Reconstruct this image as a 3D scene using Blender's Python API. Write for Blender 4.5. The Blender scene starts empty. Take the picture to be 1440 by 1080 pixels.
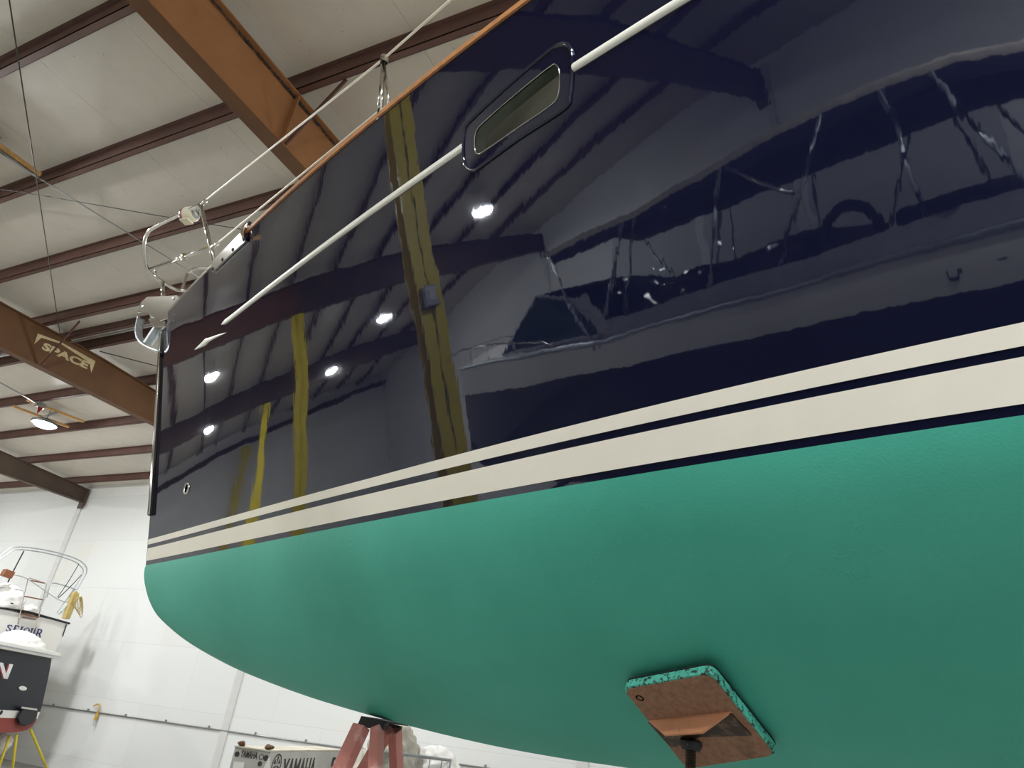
import bpy, math, random
import numpy as np
random.seed(7)
rng = np.random.default_rng(7)
SC = bpy.context.scene
COL = SC.collection

# ------------------------------------------------------------------ camera frame
CZ = 1.657                                   # eye height above the floor
FPX = 977.137                                # focal length in pixels of the 1440x1080 frame
YAW, PITCH, ROLL = 0.496860, 0.470705, 0.128166
def cam_axes():
    f = np.array([math.cos(PITCH)*math.cos(YAW), math.cos(PITCH)*math.sin(YAW), math.sin(PITCH)])
    rt = np.array([math.sin(YAW), -math.cos(YAW), 0.0]); up = np.cross(rt, f)
    c, s = math.cos(ROLL), math.sin(ROLL)
    return np.array([c*rt+s*up, -(-s*rt+c*up), f])
CM = cam_axes()
EYE = np.array([0, 0, CZ])
def ray(p): return CM.T @ np.array([(p[0]-720)/FPX, (p[1]-540)/FPX, 1.0])
def on_plane(p, pt, n):                       # where the sight line through a pixel meets a real plane
    d = ray(p); n = np.asarray(n, float); return EYE + d*((np.asarray(pt, float)-EYE) @ n)/(d @ n)
def at_x(p, x): return on_plane(p, (x, 0, 0), (1, 0, 0))
def at_y(p, y): return on_plane(p, (0, y, 0), (0, 1, 0))
def at_z(p, z): return on_plane(p, (0, 0, z), (0, 0, 1))
def proj(P):
    v = CM @ (np.asarray(P, float)-EYE); return np.array([720+FPX*v[0]/v[2], 540+FPX*v[1]/v[2]])
def V(*a): return np.array(a, float)
def nrm(a): a = np.asarray(a, float); return a/max(np.linalg.norm(a), 1e-12)

# ------------------------------------------------------------------ materials
def lin(h):
    h = h.lstrip('#'); o = []
    for i in (0, 2, 4):
        c = int(h[i:i+2], 16)/255; o.append(c/12.92 if c <= .04045 else ((c+.055)/1.055)**2.4)
    return (*o, 1)
class NT:
    def __init__(s, name):
        s.m = bpy.data.materials.new(name); s.m.use_nodes = True; s.t = s.m.node_tree
        s.b = s.t.nodes['Principled BSDF']; s.out = s.t.nodes['Material Output']
        s.co = s.t.nodes.new('ShaderNodeTexCoord')
    def n(s, kind, **k):
        x = s.t.nodes.new('ShaderNode'+kind)
        for a, v in k.items():
            if a in x.inputs: x.inputs[a].default_value = v
            else: setattr(x, a, v)
        return x
    def l(s, a, ao, b, bi): s.t.links.new(a.outputs[ao], b.inputs[bi])
    def mapped(s, scale=(1, 1, 1), rot=(0, 0, 0), loc=(0, 0, 0)):
        mp = s.n('Mapping'); mp.inputs['Scale'].default_value = scale; mp.inputs['Rotation'].default_value = rot; mp.inputs['Location'].default_value = loc
        s.l(s.co, 'Object', mp, 'Vector'); return mp
    def noise(s, scale, detail=4, rough=.5, mp=None):
        x = s.n('TexNoise'); x.inputs['Scale'].default_value = scale; x.inputs['Detail'].default_value = detail; x.inputs['Roughness'].default_value = rough
        if mp is None: s.l(s.co, 'Object', x, 'Vector')
        else: s.l(mp, 'Vector', x, 'Vector')
        return x
    def ramp(s, src, so, stops):
        r = s.n('ValToRGB'); e = r.color_ramp.elements
        while len(e) < len(stops): e.new(.5)
        for k, (p, c) in enumerate(stops): e[k].position = p; e[k].color = c if len(c) == 4 else (*c, 1)
        s.l(src, so, r, 'Fac'); return r
    def bump(s, src, so, strength=.2, dist=.01, prev=None):
        b = s.n('Bump'); b.inputs['Strength'].default_value = strength; b.inputs['Distance'].default_value = dist
        s.l(src, so, b, 'Height')
        if prev is not None: s.l(prev, 'Normal', b, 'Normal')
        s.l(b, 'Normal', s.b, 'Normal'); return b
def simple(name, c, rough=.5, metal=0., var=.12, scale=8., bump=0., bscale=40., spec=.5):
    t = NT(name); base = lin(c)
    lo = tuple(x*(1-var) for x in base[:3])+(1,); hi = tuple(min(1, x*(1+var)) for x in base[:3])+(1,)
    n = t.noise(scale); r = t.ramp(n, 'Fac', [(.3, lo), (.7, hi)]); t.l(r, 'Color', t.b, 'Base Color')
    t.b.inputs['Roughness'].default_value = rough; t.b.inputs['Metallic'].default_value = metal; t.b.inputs['Specular IOR Level'].default_value = spec
    if bump: t.bump(t.noise(bscale, 3), 'Fac', bump, .004)
    return t.m
def worn(name, base, patch, rough=.6, scale=14., lo=.55, hi=.6, bump=.2, metal=0.):
    t = NT(name); n = t.noise(scale, 7, .65); n2 = t.noise(scale*.3, 3)
    r = t.ramp(n2, 'Fac', [(.35, tuple(x*.8 for x in lin(base)[:3])), (.7, lin(base))])
    f = t.ramp(n, 'Fac', [(lo, (0, 0, 0)), (hi, (1, 1, 1))])
    mx = t.n('MixRGB'); mx.inputs['Color2'].default_value = lin(patch)
    t.l(r, 'Color', mx, 'Color1'); t.l(f, 'Color', mx, 'Fac'); t.l(mx, 'Color', t.b, 'Base Color')
    t.b.inputs['Roughness'].default_value = rough; t.b.inputs['Metallic'].default_value = metal
    t.bump(n, 'Fac', bump, .003); return t.m
M = {}
def mk_navy():
    t = NT('navy_gelcoat'); t.b.inputs['Base Color'].default_value = (.0068, .0078, .027, 1)
    t.b.inputs['Roughness'].default_value = .025; t.b.inputs['IOR'].default_value = 1.74; t.b.inputs['Specular Tint'].default_value = (.9, .94, 1, 1)
    mp = t.mapped((30, 30, 7)); n = t.noise(1., 2, .5, mp); b = t.bump(n, 'Fac', .5, .00024)
    n2 = t.noise(2.2, 2, .4); t.bump(n2, 'Fac', .5, .0035, b)
    return t.m
M['navy'] = mk_navy()
def mk_green():
    t = NT('green_antifouling_paint'); n = t.noise(1.6, 5, .6)
    r = t.ramp(n, 'Fac', [(.3, lin('#45a892')), (.7, lin('#50b59f'))])
    t.l(r, 'Color', t.b, 'Base Color'); t.b.inputs['Roughness'].default_value = .5; t.b.inputs['Specular IOR Level'].default_value = .3
    b = t.bump(t.noise(170, 3, .6), 'Fac', .28, .0016)
    v = t.n('TexVoronoi'); v.inputs['Scale'].default_value = 5; v.feature = 'DISTANCE_TO_EDGE'
    mpn = t.noise(9, 4); ad = t.n('MixRGB'); ad.inputs['Fac'].default_value = .25; t.l(t.co, 'Object', ad, 'Color1'); t.l(mpn, 'Color', ad, 'Color2'); t.l(ad, 'Color', v, 'Vector')
    e = t.ramp(v, 'Distance', [(.0, (1, 1, 1)), (.012, (0, 0, 0))])
    msk = t.ramp(t.noise(2.3, 2), 'Fac', [(.6, (0, 0, 0)), (.66, (1, 1, 1))])
    mu = t.n('MixRGB', blend_type='MULTIPLY'); mu.inputs['Fac'].default_value = 1; t.l(e, 'Color', mu, 'Color1'); t.l(msk, 'Color', mu, 'Color2')
    t.bump(mu, 'Color', .55, .0016, b); return t.m
M['green'] = mk_green()
M['cabin_fill_glow'] = None
M['cream'] = simple('cream_stripe_paint', '#f6f0e2', .35, var=.02)
M['white_bead'] = simple('white_bead_paint', '#f1efe4', .3, var=.02)
M['teak'] = simple('oiled_teak', '#b97f50', .5, var=.2, scale=30, bump=.1)
M['steel'] = simple('polished_stainless', '#d9d6cf', .12, 1., var=.03)
M['steel_dull'] = simple('galvanised_steel', '#b9c0c4', .38, .8, var=.15, scale=30)
M['deck'] = simple('cream_deck_gelcoat', '#e6e0d0', .5, var=.04)
M['rope_white'] = simple('white_vinyl_wire', '#eee9da', .5, var=.03)
M['hole_black'] = simple('dark_opening', '#050506', 1., spec=0.)
M['black_rubber'] = simple('black_rubber', '#16171b', .55, var=.2)
M['red_lens'] = simple('red_lens', '#a3182a', .2)
M['cream_plastic'] = simple('cream_plastic', '#eae4cd', .4, var=.03)
M['lining'] = simple('sage_headliner', '#dfeedd', .7, var=.04)
M['cabin_dark'] = simple('dark_cabin_panel', '#57564e', .6, var=.1)
def mk_glass(name, tint, fac_add=.06):
    t = NT(name); g = t.n('BsdfGlossy'); g.inputs['Roughness'].default_value = .02
    tr = t.n('BsdfTransparent'); tr.inputs['Color'].default_value = tint
    fr = t.n('Fresnel'); fr.inputs['IOR'].default_value = 1.5
    mx = t.n('MixShader'); t.l(fr, 'Fac', mx, 'Fac'); t.t.links.new(tr.outputs[0], mx.inputs[1]); t.t.links.new(g.outputs[0], mx.inputs[2])
    t.t.links.new(mx.outputs[0], t.out.inputs['Surface']); return t.m
M['glass'] = mk_glass('portlight_glass', (.8, .86, .82, 1))
M['vinyl'] = mk_glass('clear_vinyl', (.75, .78, .78, 1))
# building
def mk_wall():
    t = NT('white_wall_boards')
    sep = t.n('SeparateXYZ'); t.l(t.co, 'Object', sep, 'Vector'); cmb = t.n('CombineXYZ')
    ad = t.n('Math', operation='ADD'); t.l(sep, 'X', ad, 0); t.l(sep, 'Y', ad, 1)
    t.l(ad, 'Value', cmb, 'X'); t.l(sep, 'Z', cmb, 'Y')
    of = t.n('Mapping'); of.inputs['Location'].default_value = (.35, -.29, 0); t.l(cmb, 'Vector', of, 'Vector')
    br = t.n('TexBrick'); br.inputs['Scale'].default_value = 1; br.inputs['Brick Width'].default_value = 2.42; br.inputs['Row Height'].default_value = 1.165
    br.inputs['Mortar Size'].default_value = .0045; br.inputs['Mortar Smooth'].default_value = .2; br.inputs['Bias'].default_value = 0
    br.inputs['Color1'].default_value = lin('#dcdddb'); br.inputs['Color2'].default_value = lin('#e1e2e0'); br.inputs['Mortar'].default_value = lin('#cfd0cd')
    t.l(of, 'Vector', br, 'Vector')
    n = t.noise(.55, 5, .6); st = t.ramp(n, 'Fac', [(.6, (0, 0, 0)), (.75, (.4, .4, .4))])
    mx = t.n('MixRGB'); mx.inputs['Color2'].default_value = lin('#e4dcc6'); t.l(st, 'Color', mx, 'Fac'); t.l(br, 'Color', mx, 'Color1')
    t.l(mx, 'Color', t.b, 'Base Color'); t.b.inputs['Roughness'].default_value = .6
    t.bump(br, 'Fac', .2, -.003); return t.m
M['wall'] = mk_wall()
def mk_ceiling():
    t = NT('white_insulation_facing')
    mp = t.mapped((1, 1, 1), (0, 0, 0), (0, -.55, 0)); br = t.n('TexBrick')
    br.offset = 0; br.inputs['Scale'].default_value = 1; br.inputs['Brick Width'].default_value = 400; br.inputs['Row Height'].default_value = 1.16
    br.inputs['Mortar Size'].default_value = .006; br.inputs['Mortar Smooth'].default_value = 1
    br.inputs['Color1'].default_value = lin('#c9c2b6'); br.inputs['Color2'].default_value = lin('#c9c2b6'); br.inputs['Mortar'].default_value = lin('#bfb9ae')
    t.l(mp, 'Vector', br, 'Vector')
    n = t.noise(3.2, 6, .65); st = t.ramp(n, 'Fac', [(.3, (.86, .85, .83)), (.7, (1, 1, 1))])
    mx = t.n('MixRGB', blend_type='MULTIPLY'); mx.inputs['Fac'].default_value = .6; t.l(br, 'Color', mx, 'Color1'); t.l(st, 'Color', mx, 'Color2')
    sp = t.noise(26, 2); s2 = t.ramp(sp, 'Fac', [(.735, (0, 0, 0)), (.76, (.6, .6, .6))]); m2 = t.n('MixRGB'); m2.inputs['Color2'].default_value = lin('#7a6f60')
    t.l(s2, 'Color', m2, 'Fac'); t.l(mx, 'Color', m2, 'Color1')
    t.l(m2, 'Color', t.b, 'Base Color'); t.b.inputs['Roughness'].default_value = .55
    w = t.mapped((.9, 14, 1)); wn = t.noise(1, 3, .5, w); b = t.bump(wn, 'Fac', .25, .01)
    t.bump(br, 'Fac', .5, -.012, b); return t.m
M['ceiling'] = mk_ceiling()
M['floor'] = simple('grey_concrete', '#92928e', .55, var=.15, scale=1.5, bump=.05)
def mk_red_oxide(name, a, b, rough=.6):
    t = NT(name); n = t.noise(2.0, 6, .6); r = t.ramp(n, 'Fac', [(.25, lin(a)), (.75, lin(b))]); t.l(r, 'Color', t.b, 'Base Color')
    t.b.inputs['Roughness'].default_value = rough; t.b.inputs['Specular IOR Level'].default_value = .3; t.bump(t.noise(60, 3), 'Fac', .12, .003); return t.m
M['beam_rust'] = mk_red_oxide('rust_orange_primer', '#865c3b', '#a0714a')
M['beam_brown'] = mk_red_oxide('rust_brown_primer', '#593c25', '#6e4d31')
M['beam_dark'] = mk_red_oxide('dark_brown_primer', '#453d36', '#5c4b3e')
M['purlin'] = mk_red_oxide('brown_purlin_primer', '#563e38', '#694d44')
M['yellow_col'] = worn('yellow_column_paint', '#e8d22e', '#bba62c', .4, 5, .6, .8, .05)
M['logo'] = worn('faded_stencil_paint', '#cdbb90', '#a8845a', .7, 60, .62, .7, .02)
M['batten'] = simple('pine_batten', '#d6a96e', .6, var=.2, scale=20)
M['lamp_body'] = simple('grey_lamp_casting', '#8c8f92', .4, .6)
def mk_emit(name, c, s):
    t = NT(name); t.b.inputs['Base Color'].default_value = (.8, .8, .8, 1); t.b.inputs['Emission Color'].default_value = c; t.b.inputs['Emission Strength'].default_value = s; return t.m
LAMP = 410.
M['cabin_fill_glow'] = mk_emit('cabin_fill_emission', (1, .97, .9, 1), 14.)  # emission for the added fill disc inside the cabin
M['lamp_lens'] = mk_emit('lit_lamp_lens', (.97, .99, 1, 1), LAMP)
M['conduit'] = simple('grey_conduit', '#9a9c9c', .35, .7)
M['wire'] = simple('dark_wire', '#50504e', .5, .5)
M['white_trim'] = simple('white_trim_paint', '#d0d0cd', .5, var=.03)
M['yellow_plug'] = simple('yellow_plastic', '#c9a034', .4)
# background things
M['white_hull'] = simple('white_gelcoat', '#e4e2dc', .2, var=.03, scale=2)
M['boat_navy'] = simple('dark_navy_gelcoat', '#10131f', .35, var=.1, spec=.25)
M['boat_black'] = simple('black_gelcoat', '#0b0c10', .1, var=.1)
M['red_bottom'] = simple('dull_red_bottom_paint', '#8e4038', .7, var=.12)
M['white_cloth'] = simple('white_cover_cloth', '#eceae6', .8, var=.04, bump=.3, bscale=14)
M['sail_grey'] = simple('grey_sailcloth', '#b5b1a4', .8, var=.12, scale=5, bump=.35, bscale=16)
M['wood'] = simple('varnished_wood', '#7a4a2c', .4, var=.2, scale=20)
M['foam_yellow'] = simple('yellowed_foam', '#b9a566', .7, var=.12)
M['rope_tan'] = simple('tan_rope', '#b8a673', .8, var=.15, scale=60)
M['letter_blue'] = simple('blue_letter_vinyl', '#3a4377', .5)
M['letter_white'] = simple('white_letter_vinyl', '#e8e6e6', .5)
M['letter_red'] = simple('red_letter_vinyl', '#9e3a3c', .5)
M['yellow_stand'] = simple('yellow_stand_paint', '#d8c63a', .45, var=.1)
M['red_stand'] = worn('faded_red_paint', '#c87f75', '#d9b0a7', .6, 9, .55, .7, .08)
M['black_tape'] = worn('scuffed_black_rubber', '#22252a', '#8b8f92', .6, 40, .66, .7, .1)
M['carton'] = worn('grey_white_carton', '#c9c7c0', '#aca69a', .7, 5, .55, .8, .05)
M['carton_top'] = worn('dusty_carton_flap', '#cfc8b7', '#8e7a63', .8, 9, .6, .72, .1)
M['ink'] = simple('dark_printed_ink', '#3b3b3a', .7)
M['cage'] = simple('galvanised_cage_tube', '#a4a8aa', .4, .6)
M['ply'] = worn('weathered_plywood', '#8d5a3f', '#6b4433', .75, 18, .5, .7, .15)
def mk_ply():
    t = NT('weathered_plywood_face'); mp = t.mapped((60, 60, 5)); g = t.noise(1, 5, .6, mp); n = t.noise(7, 6, .6)
    r = t.ramp(g, 'Fac', [(.25, lin('#7f5b46')), (.75, lin('#a87e62'))]); f = t.ramp(n, 'Fac', [(.56, (0, 0, 0)), (.68, (.7, .7, .7))])
    mx = t.n('MixRGB'); mx.inputs['Color2'].default_value = lin('#54453c'); t.l(r, 'Color', mx, 'Color1'); t.l(f, 'Color', mx, 'Fac'); t.l(mx, 'Color', t.b, 'Base Color')
    t.b.inputs['Roughness'].default_value = .8; t.bump(g, 'Fac', .2, .003); return t.m
M['ply'] = mk_ply()
M['pad_edge'] = worn('chipped_turquoise_paint', '#62d6c0', '#33403f', .65, 75, .52, .58, .3)
M['bracket'] = worn('rusty_orange_steel', '#cf9068', '#8a563c', .7, 30, .6, .7, .15)
M['screw'] = worn('oily_threaded_steel', '#4d4038', '#8a6f58', .4, 30, .5, .7, .1, .7)
M['canvas'] = simple('grey_mesh_canvas', '#9a9b9f', .8, var=.1)
M['bimini'] = simple('dark_navy_canvas', '#181a2c', .85, var=.1)
M['bimini_edge'] = simple('cream_canvas_edge', '#b9b3a6', .8)
M['tint_glass'] = simple('tinted_windshield', '#2b4548', .05, var=.05)
M['dark_part'] = simple('dark_cockpit_upholstery', '#20222b', .6)

# ------------------------------------------------------------------ mesh helpers
class MB:
    def __init__(s): s.v = []; s.f = []
    def add(s, vs, fs):
        k = len(s.v); s.v += [tuple(map(float, p)) for p in vs]; s.f += [tuple(i+k for i in f) for f in fs]; return s
    def box(s, lo, hi):
        (x0, y0, z0), (x1, y1, z1) = lo, hi
        return s.obox(V((x0+x1)/2, (y0+y1)/2, (z0+z1)/2), V((x1-x0)/2, 0, 0), V(0, (y1-y0)/2, 0), V(0, 0, (z1-z0)/2))
    def obox(s, c, a, b, d):
        c = np.asarray(c, float)
        vs = [c+i*a+j*b+k*d for k in (-1, 1) for j in (-1, 1) for i in (-1, 1)]
        fs = [(0, 2, 3, 1), (4, 5, 7, 6), (0, 1, 5, 4), (2, 6, 7, 3), (0, 4, 6, 2), (1, 3, 7, 5)]
        if np.dot(np.cross(a, b), d) < 0: fs = [f[::-1] for f in fs]
        return s.add(vs, fs)
    def bar(s, p, q, w, h, up=(0, 0, 1)):          # rectangular bar from p to q
        p = np.asarray(p, float); q = np.asarray(q, float); d = nrm(q-p); u = np.asarray(up, float)
        if abs(d @ u) > .95: u = V(1, 0, 0)
        sd = nrm(np.cross(d, u)); u = np.cross(sd, d)
        return s.obox((p+q)/2, (q-p)/2, sd*w/2, u*h/2)
    def grid(s, P, closed_u=False, closed_v=False, flip=False):
        nu, nv = len(P), len(P[0]); fs = []
        for i in range(nu if closed_u else nu-1):
            for j in range(nv if closed_v else nv-1):
                a, b = i*nv+j, ((i+1) % nu)*nv+j; c, d = ((i+1) % nu)*nv+(j+1) % nv, i*nv+(j+1) % nv
                fs.append((a, d, c, b) if flip else (a, b, c, d))
        return s.add([p for r in P for p in r], fs)
    def tube(s, pts, r, n=10, closed=False, caps=True):
        pts = [np.asarray(p, float) for p in pts]; m = len(pts); rs = r if hasattr(r, '__len__') else [r]*m
        rings = []; u = None
        for i in range(m):
            a = pts[(i-1) % m] if (closed or i > 0) else pts[i]; b = pts[(i+1) % m] if (closed or i < m-1) else pts[i]
            d = nrm(b-a)
            if u is None: u = nrm(np.cross(d, V(0, 0, 1) if abs(d[2]) < .9 else V(1, 0, 0)))
            u = nrm(u-d*(u @ d)); w = np.cross(d, u)
            rings.append([pts[i]+rs[i]*(math.cos(2*math.pi*k/n)*u+math.sin(2*math.pi*k/n)*w) for k in range(n)])
        k0 = len(s.v); s.grid(rings, closed_u=closed, closed_v=True)
        if caps and not closed: s.f += [tuple(k0+k for k in range(n)), tuple(k0+(m-1)*n+k for k in range(n))[::-1]]
        return s
    def lathe(s, c, ax, prof, n=24):               # prof: (distance along axis, radius)
        ax = nrm(ax); u = nrm(np.cross(ax, V(0, 0, 1) if abs(ax[2]) < .9 else V(1, 0, 0))); w = np.cross(ax, u); c = np.asarray(c, float)
        return s.grid([[c+ax*h+r*(math.cos(2*math.pi*k/n)*u+math.sin(2*math.pi*k/n)*w) for k in range(n)] for h, r in prof], closed_v=True)
    def prism(s, poly, ext):                       # flat polygon pushed along ext
        ext = np.asarray(ext, float); n = len(poly); a = [np.asarray(p, float) for p in poly]
        vs = a+[p+ext for p in a]
        fs = [tuple(range(n))[::-1], tuple(range(n, 2*n))]+[(i, (i+1) % n, n+(i+1) % n, n+i) for i in range(n)]
        return s.add(vs, fs)
    def build(s, name, mat, parent=None, smooth=False, auto=None, bevel=0, recalc=True):
        me = bpy.data.meshes.new(name); off = V(0, 0, 0)
        p = parent
        while p is not None: off = off+np.array(p.location); p = p.parent
        me.from_pydata([tuple(np.array(v)-off) for v in s.v], [], s.f); me.materials.append(mat); me.update()
        if recalc:
            import bmesh
            bm = bmesh.new(); bm.from_mesh(me); bmesh.ops.recalc_face_normals(bm, faces=bm.faces); bm.to_mesh(me); bm.free()
        o = bpy.data.objects.new(name, me); COL.objects.link(o)
        if parent is not None: o.parent = parent
        if smooth:
            for q in me.polygons: q.use_smooth = True
            if auto: me.set_sharp_from_angle(angle=math.radians(auto))
        if bevel:
            b = o.modifiers.new('bevel', 'BEVEL'); b.width = bevel; b.segments = 2; b.limit_method = 'ANGLE'
        return o
def tag(o, label, cat, group=None):
    o['label'] = label; o['category'] = cat
    if group: o['group'] = group
    return o
def thing(name, label, cat, loc, group=None):
    o = bpy.data.objects.new(name, None); o.location = tuple(map(float, loc)); o.empty_display_size = .1; COL.objects.link(o); return tag(o, label, cat, group)
def struct(mb, name, mat, **k):
    o = mb.build(name, mat, **k); o['kind'] = 'structure'; return o
def spline(pts, n=8, closed=False):               # Catmull-Rom through the points
    pts = [np.asarray(p, float) for p in pts]; m = len(pts); out = []
    for i in range(m if closed else m-1):
        p0 = pts[(i-1) % m] if (closed or i > 0) else pts[i]; p1 = pts[i]; p2 = pts[(i+1) % m]; p3 = pts[(i+2) % m] if (closed or i < m-2) else p2
        for k in range(n):
            t = k/n; out.append(.5*((2*p1)+(-p0+p2)*t+(2*p0-5*p1+4*p2-p3)*t*t+(-p0+3*p1-3*p2+p3)*t**3))
    if not closed: out.append(pts[-1])
    return out
def text_mesh(body, origin, xdir, ydir, height, width, depth, bold=.0, shear=0.):
    """Letters as a thin mesh: cap height and total width in metres, on the plane of xdir and ydir."""
    cu = bpy.data.curves.new('letters', 'FONT'); cu.body = body; cu.size = 1; cu.offset = bold; cu.extrude = .02; cu.shear = shear; cu.resolution_u = 4
    ob = bpy.data.objects.new('letters', cu); COL.objects.link(ob); bpy.context.view_layer.update()
    me = bpy.data.meshes.new_from_object(ob.evaluated_get(bpy.context.evaluated_depsgraph_get()))
    bpy.data.objects.remove(ob); vs = np.array([v.co[:] for v in me.vertices]); fs = [tuple(p.vertices) for p in me.polygons]; bpy.data.meshes.remove(me); bpy.data.curves.remove(cu)
    lo, hi = vs.min(0), vs.max(0); x = nrm(xdir); y = nrm(ydir); y = nrm(y); z = nrm(np.cross(x, y)); o = np.asarray(origin, float)
    out = [o+x*((v[0]-lo[0])/(hi[0]-lo[0])*width)+y*((v[1]-lo[1])/(hi[1]-lo[1])*height)+z*((v[2]-lo[2])/(hi[2]-lo[2])*depth) for v in vs]
    return MB().add(out, fs)

# ------------------------------------------------------------------ the building
X0, X1, Y0, Y1 = -6.75, 11.2, -10.8, 26.0
BB = 4.30+CZ                                        # underside of the roof beams
def zp(x): return CZ+4.93-max(0., x-6.)*.05-max(0., -3.-x)*.05     # underside of the purlins
PH = .15
struct(MB().box((X0-.3, Y0-.3, -.2), (X1+.3, Y1+.3, 0)), 'floor', M['floor'])
c_ = MB()
ztop = lambda x: zp(x)+PH+.02
struct(MB().box((X1, Y0, 0), (X1+.15, Y1, ztop(X1))), 'wall_far', M['wall'])
struct(MB().box((X0-.15, Y0, 0), (X0, Y1, ztop(X0))), 'wall_near', M['wall'])
struct(MB().prism([V(X0, Y1, 0), V(X1, Y1, 0), V(X1, Y1, ztop(X1)), V(6, Y1, ztop(6)), V(-3, Y1, ztop(-3)), V(X0, Y1, ztop(X0))], (0, .15, 0)), 'wall_left', M['wall'])
struct(MB().prism([V(X0, Y0, 0), V(X1, Y0, 0), V(X1, Y0, ztop(X1)), V(6, Y0, ztop(6)), V(-3, Y0, ztop(-3)), V(X0, Y0, ztop(X0))], (0, -.15, 0)), 'wall_right', M['wall'])
FY = [-3.1, 4.18, 11.22, 18.5]
for k, y in enumerate(FY[1:]+[-3.1]):               # white boxed wall columns under the beams
    for xw, sg in ((X1, -1), (X0, 1)):
        a, b = sorted((xw, xw+sg*.03)); yy = {4.18: 4.05, 11.22: 11.33, 18.5: 18.62}.get(y, y)
        struct(MB().box((a, yy-.09, 0), (b, yy+.09, zp(xw)+.05)), 'trim_%d' % (2*k+(1 if sg < 0 else 2)), M['white_trim'])

# purlins
bot = []
for r in (.359, .592, .818, 1.027, 1.181, 1.442, 1.708, 1.991, 2.294):
    x = r*4.93
    for _ in range(20): x = r*(zp(x)-CZ)
    bot.append(x)
PUR = [(x-.065, l) for x, l in zip(bot, (
    'brown roof purlin crossing top left corner of ceiling, seventh purlin out from far wall',
    'brown roof purlin meeting the orange beam above the wooden batten end',
    'brown roof purlin running behind the bow pulpit and nav light',
    'brown roof purlin passing just behind the anchor roller',
    'brown roof purlin with grey conduit strapped beside it, behind the anchor roller',
    'brown roof purlin crossing just above the lit round lamp',
    'brown roof purlin right behind the lit round lamp',
    'brown roof purlin between the lit lamp and the far wall',
    'brown roof purlin closest to the top of the far white wall'))]
PUR += [(5.42, 'thin brown purlin paired close beside the conduit purlin')]
for i, x in enumerate((.55, -.62, -1.78, -2.95, -4.1, -5.3)):
    PUR.append((x, 'brown overhead purlin mirrored in navy hull, %s' % ('first from the yellow columns', 'second from the yellow columns', 'third from the yellow columns', 'fourth from the yellow columns', 'fifth from the yellow columns', 'farthest from the yellow columns')[i]))
for x, l in PUR:
    m = MB(); zb = zp(x); y0, y1 = Y0+.02, Y1-.02
    m.box((x-.004, y0, zb), (x+.004, y1, zb+PH))
    m.box((x-.004, y0, zb), (x+.065, y1, zb+.005)); m.box((x+.06, y0, zb), (x+.065, y1, zb+.02)); m.box((x-.065, y0, zb+PH-.005), (x+.004, y1, zb+PH))
    tag(m.build('roof_purlin', M['purlin']), l, 'roof purlin', 'brown purlins under the ceiling')

pxs_ = sorted(x for x, l in PUR if abs(x-5.42) > .01); knots = [X0-.2]+pxs_+[X1+.2]; cxs = []
for a, b in zip(knots[:-1], knots[1:]): cxs += [(a+(b-a)*u, .035*math.sin(math.pi*u)**.8) for u in np.linspace(0, 1, 9)[:-1]]
cxs.append((knots[-1], 0))
c_.grid([[V(x, y, zp(x)+PH+dz-(sg if dz == 0 else 0)) for (y, dz) in ((Y0-.2, 0), (Y1+.2, 0), (Y1+.2, .14), (Y0-.2, .14))] for x, sg in cxs], closed_v=True)
struct(c_, 'ceiling', M['ceiling'], smooth=True, auto=30)

# roof beams (tapered I sections)
def roof_beam(y, mat, label, brace_x=(), plate=True, fl_mat=None):
    r = thing('roof_beam', label, 'roof beam', (2.4, y, BB), 'steel roof beams across the building')
    xa, xb = X0+.06, X1-.1; xs = list(np.linspace(xa, xb, 25)); w = .075
    top = lambda x: zp(x)-.004
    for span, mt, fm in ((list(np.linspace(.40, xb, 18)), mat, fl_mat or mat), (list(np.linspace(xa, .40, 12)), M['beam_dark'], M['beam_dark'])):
        m = MB(); m.grid([[V(x, y-.006, BB+.01), V(x, y+.006, BB+.01), V(x, y+.006, top(x)-.01), V(x, y-.006, top(x)-.01)] for x in span], closed_v=True); m.build('web', mt, r)
        m = MB(); m.grid([[V(x, y-w, BB), V(x, y+w, BB), V(x, y+w, BB+.014), V(x, y-w, BB+.014)] for x in span], closed_v=True)
        k = len(m.v); m.f += [(3, 2, 1, 0), (k-4, k-3, k-2, k-1)]; m.build('bottom_flange', fm, r)
        m = MB(); m.grid([[V(x, y-w, top(x)-.014), V(x, y+w, top(x)-.014), V(x, y+w, top(x)), V(x, y-w, top(x))] for x in span], closed_v=True); m.build('top_flange', mt, r)
    if plate:
        MB().box((X1-.1, y-.1, BB-.16), (X1-.07, y+.1, top(X1)-.0)).build('end_plate', M['beam_dark'], r)
        MB().box((X0+.02, y-.1, BB-.16), (X0+.05, y+.1, top(X0)-.0)).build('end_plate', M['beam_dark'], r)
    for (p, q, st) in brace_x:
        MB().bar(p, q, .05, .012, (1, 0, 0)).build('brace', M['purlin'], r)
        if st is not None: MB().box((st-.006, y-.07, BB+.014), (st+.006, y-.007, top(st)-.014)).build('stiffener', mat, r)
    return r
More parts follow.
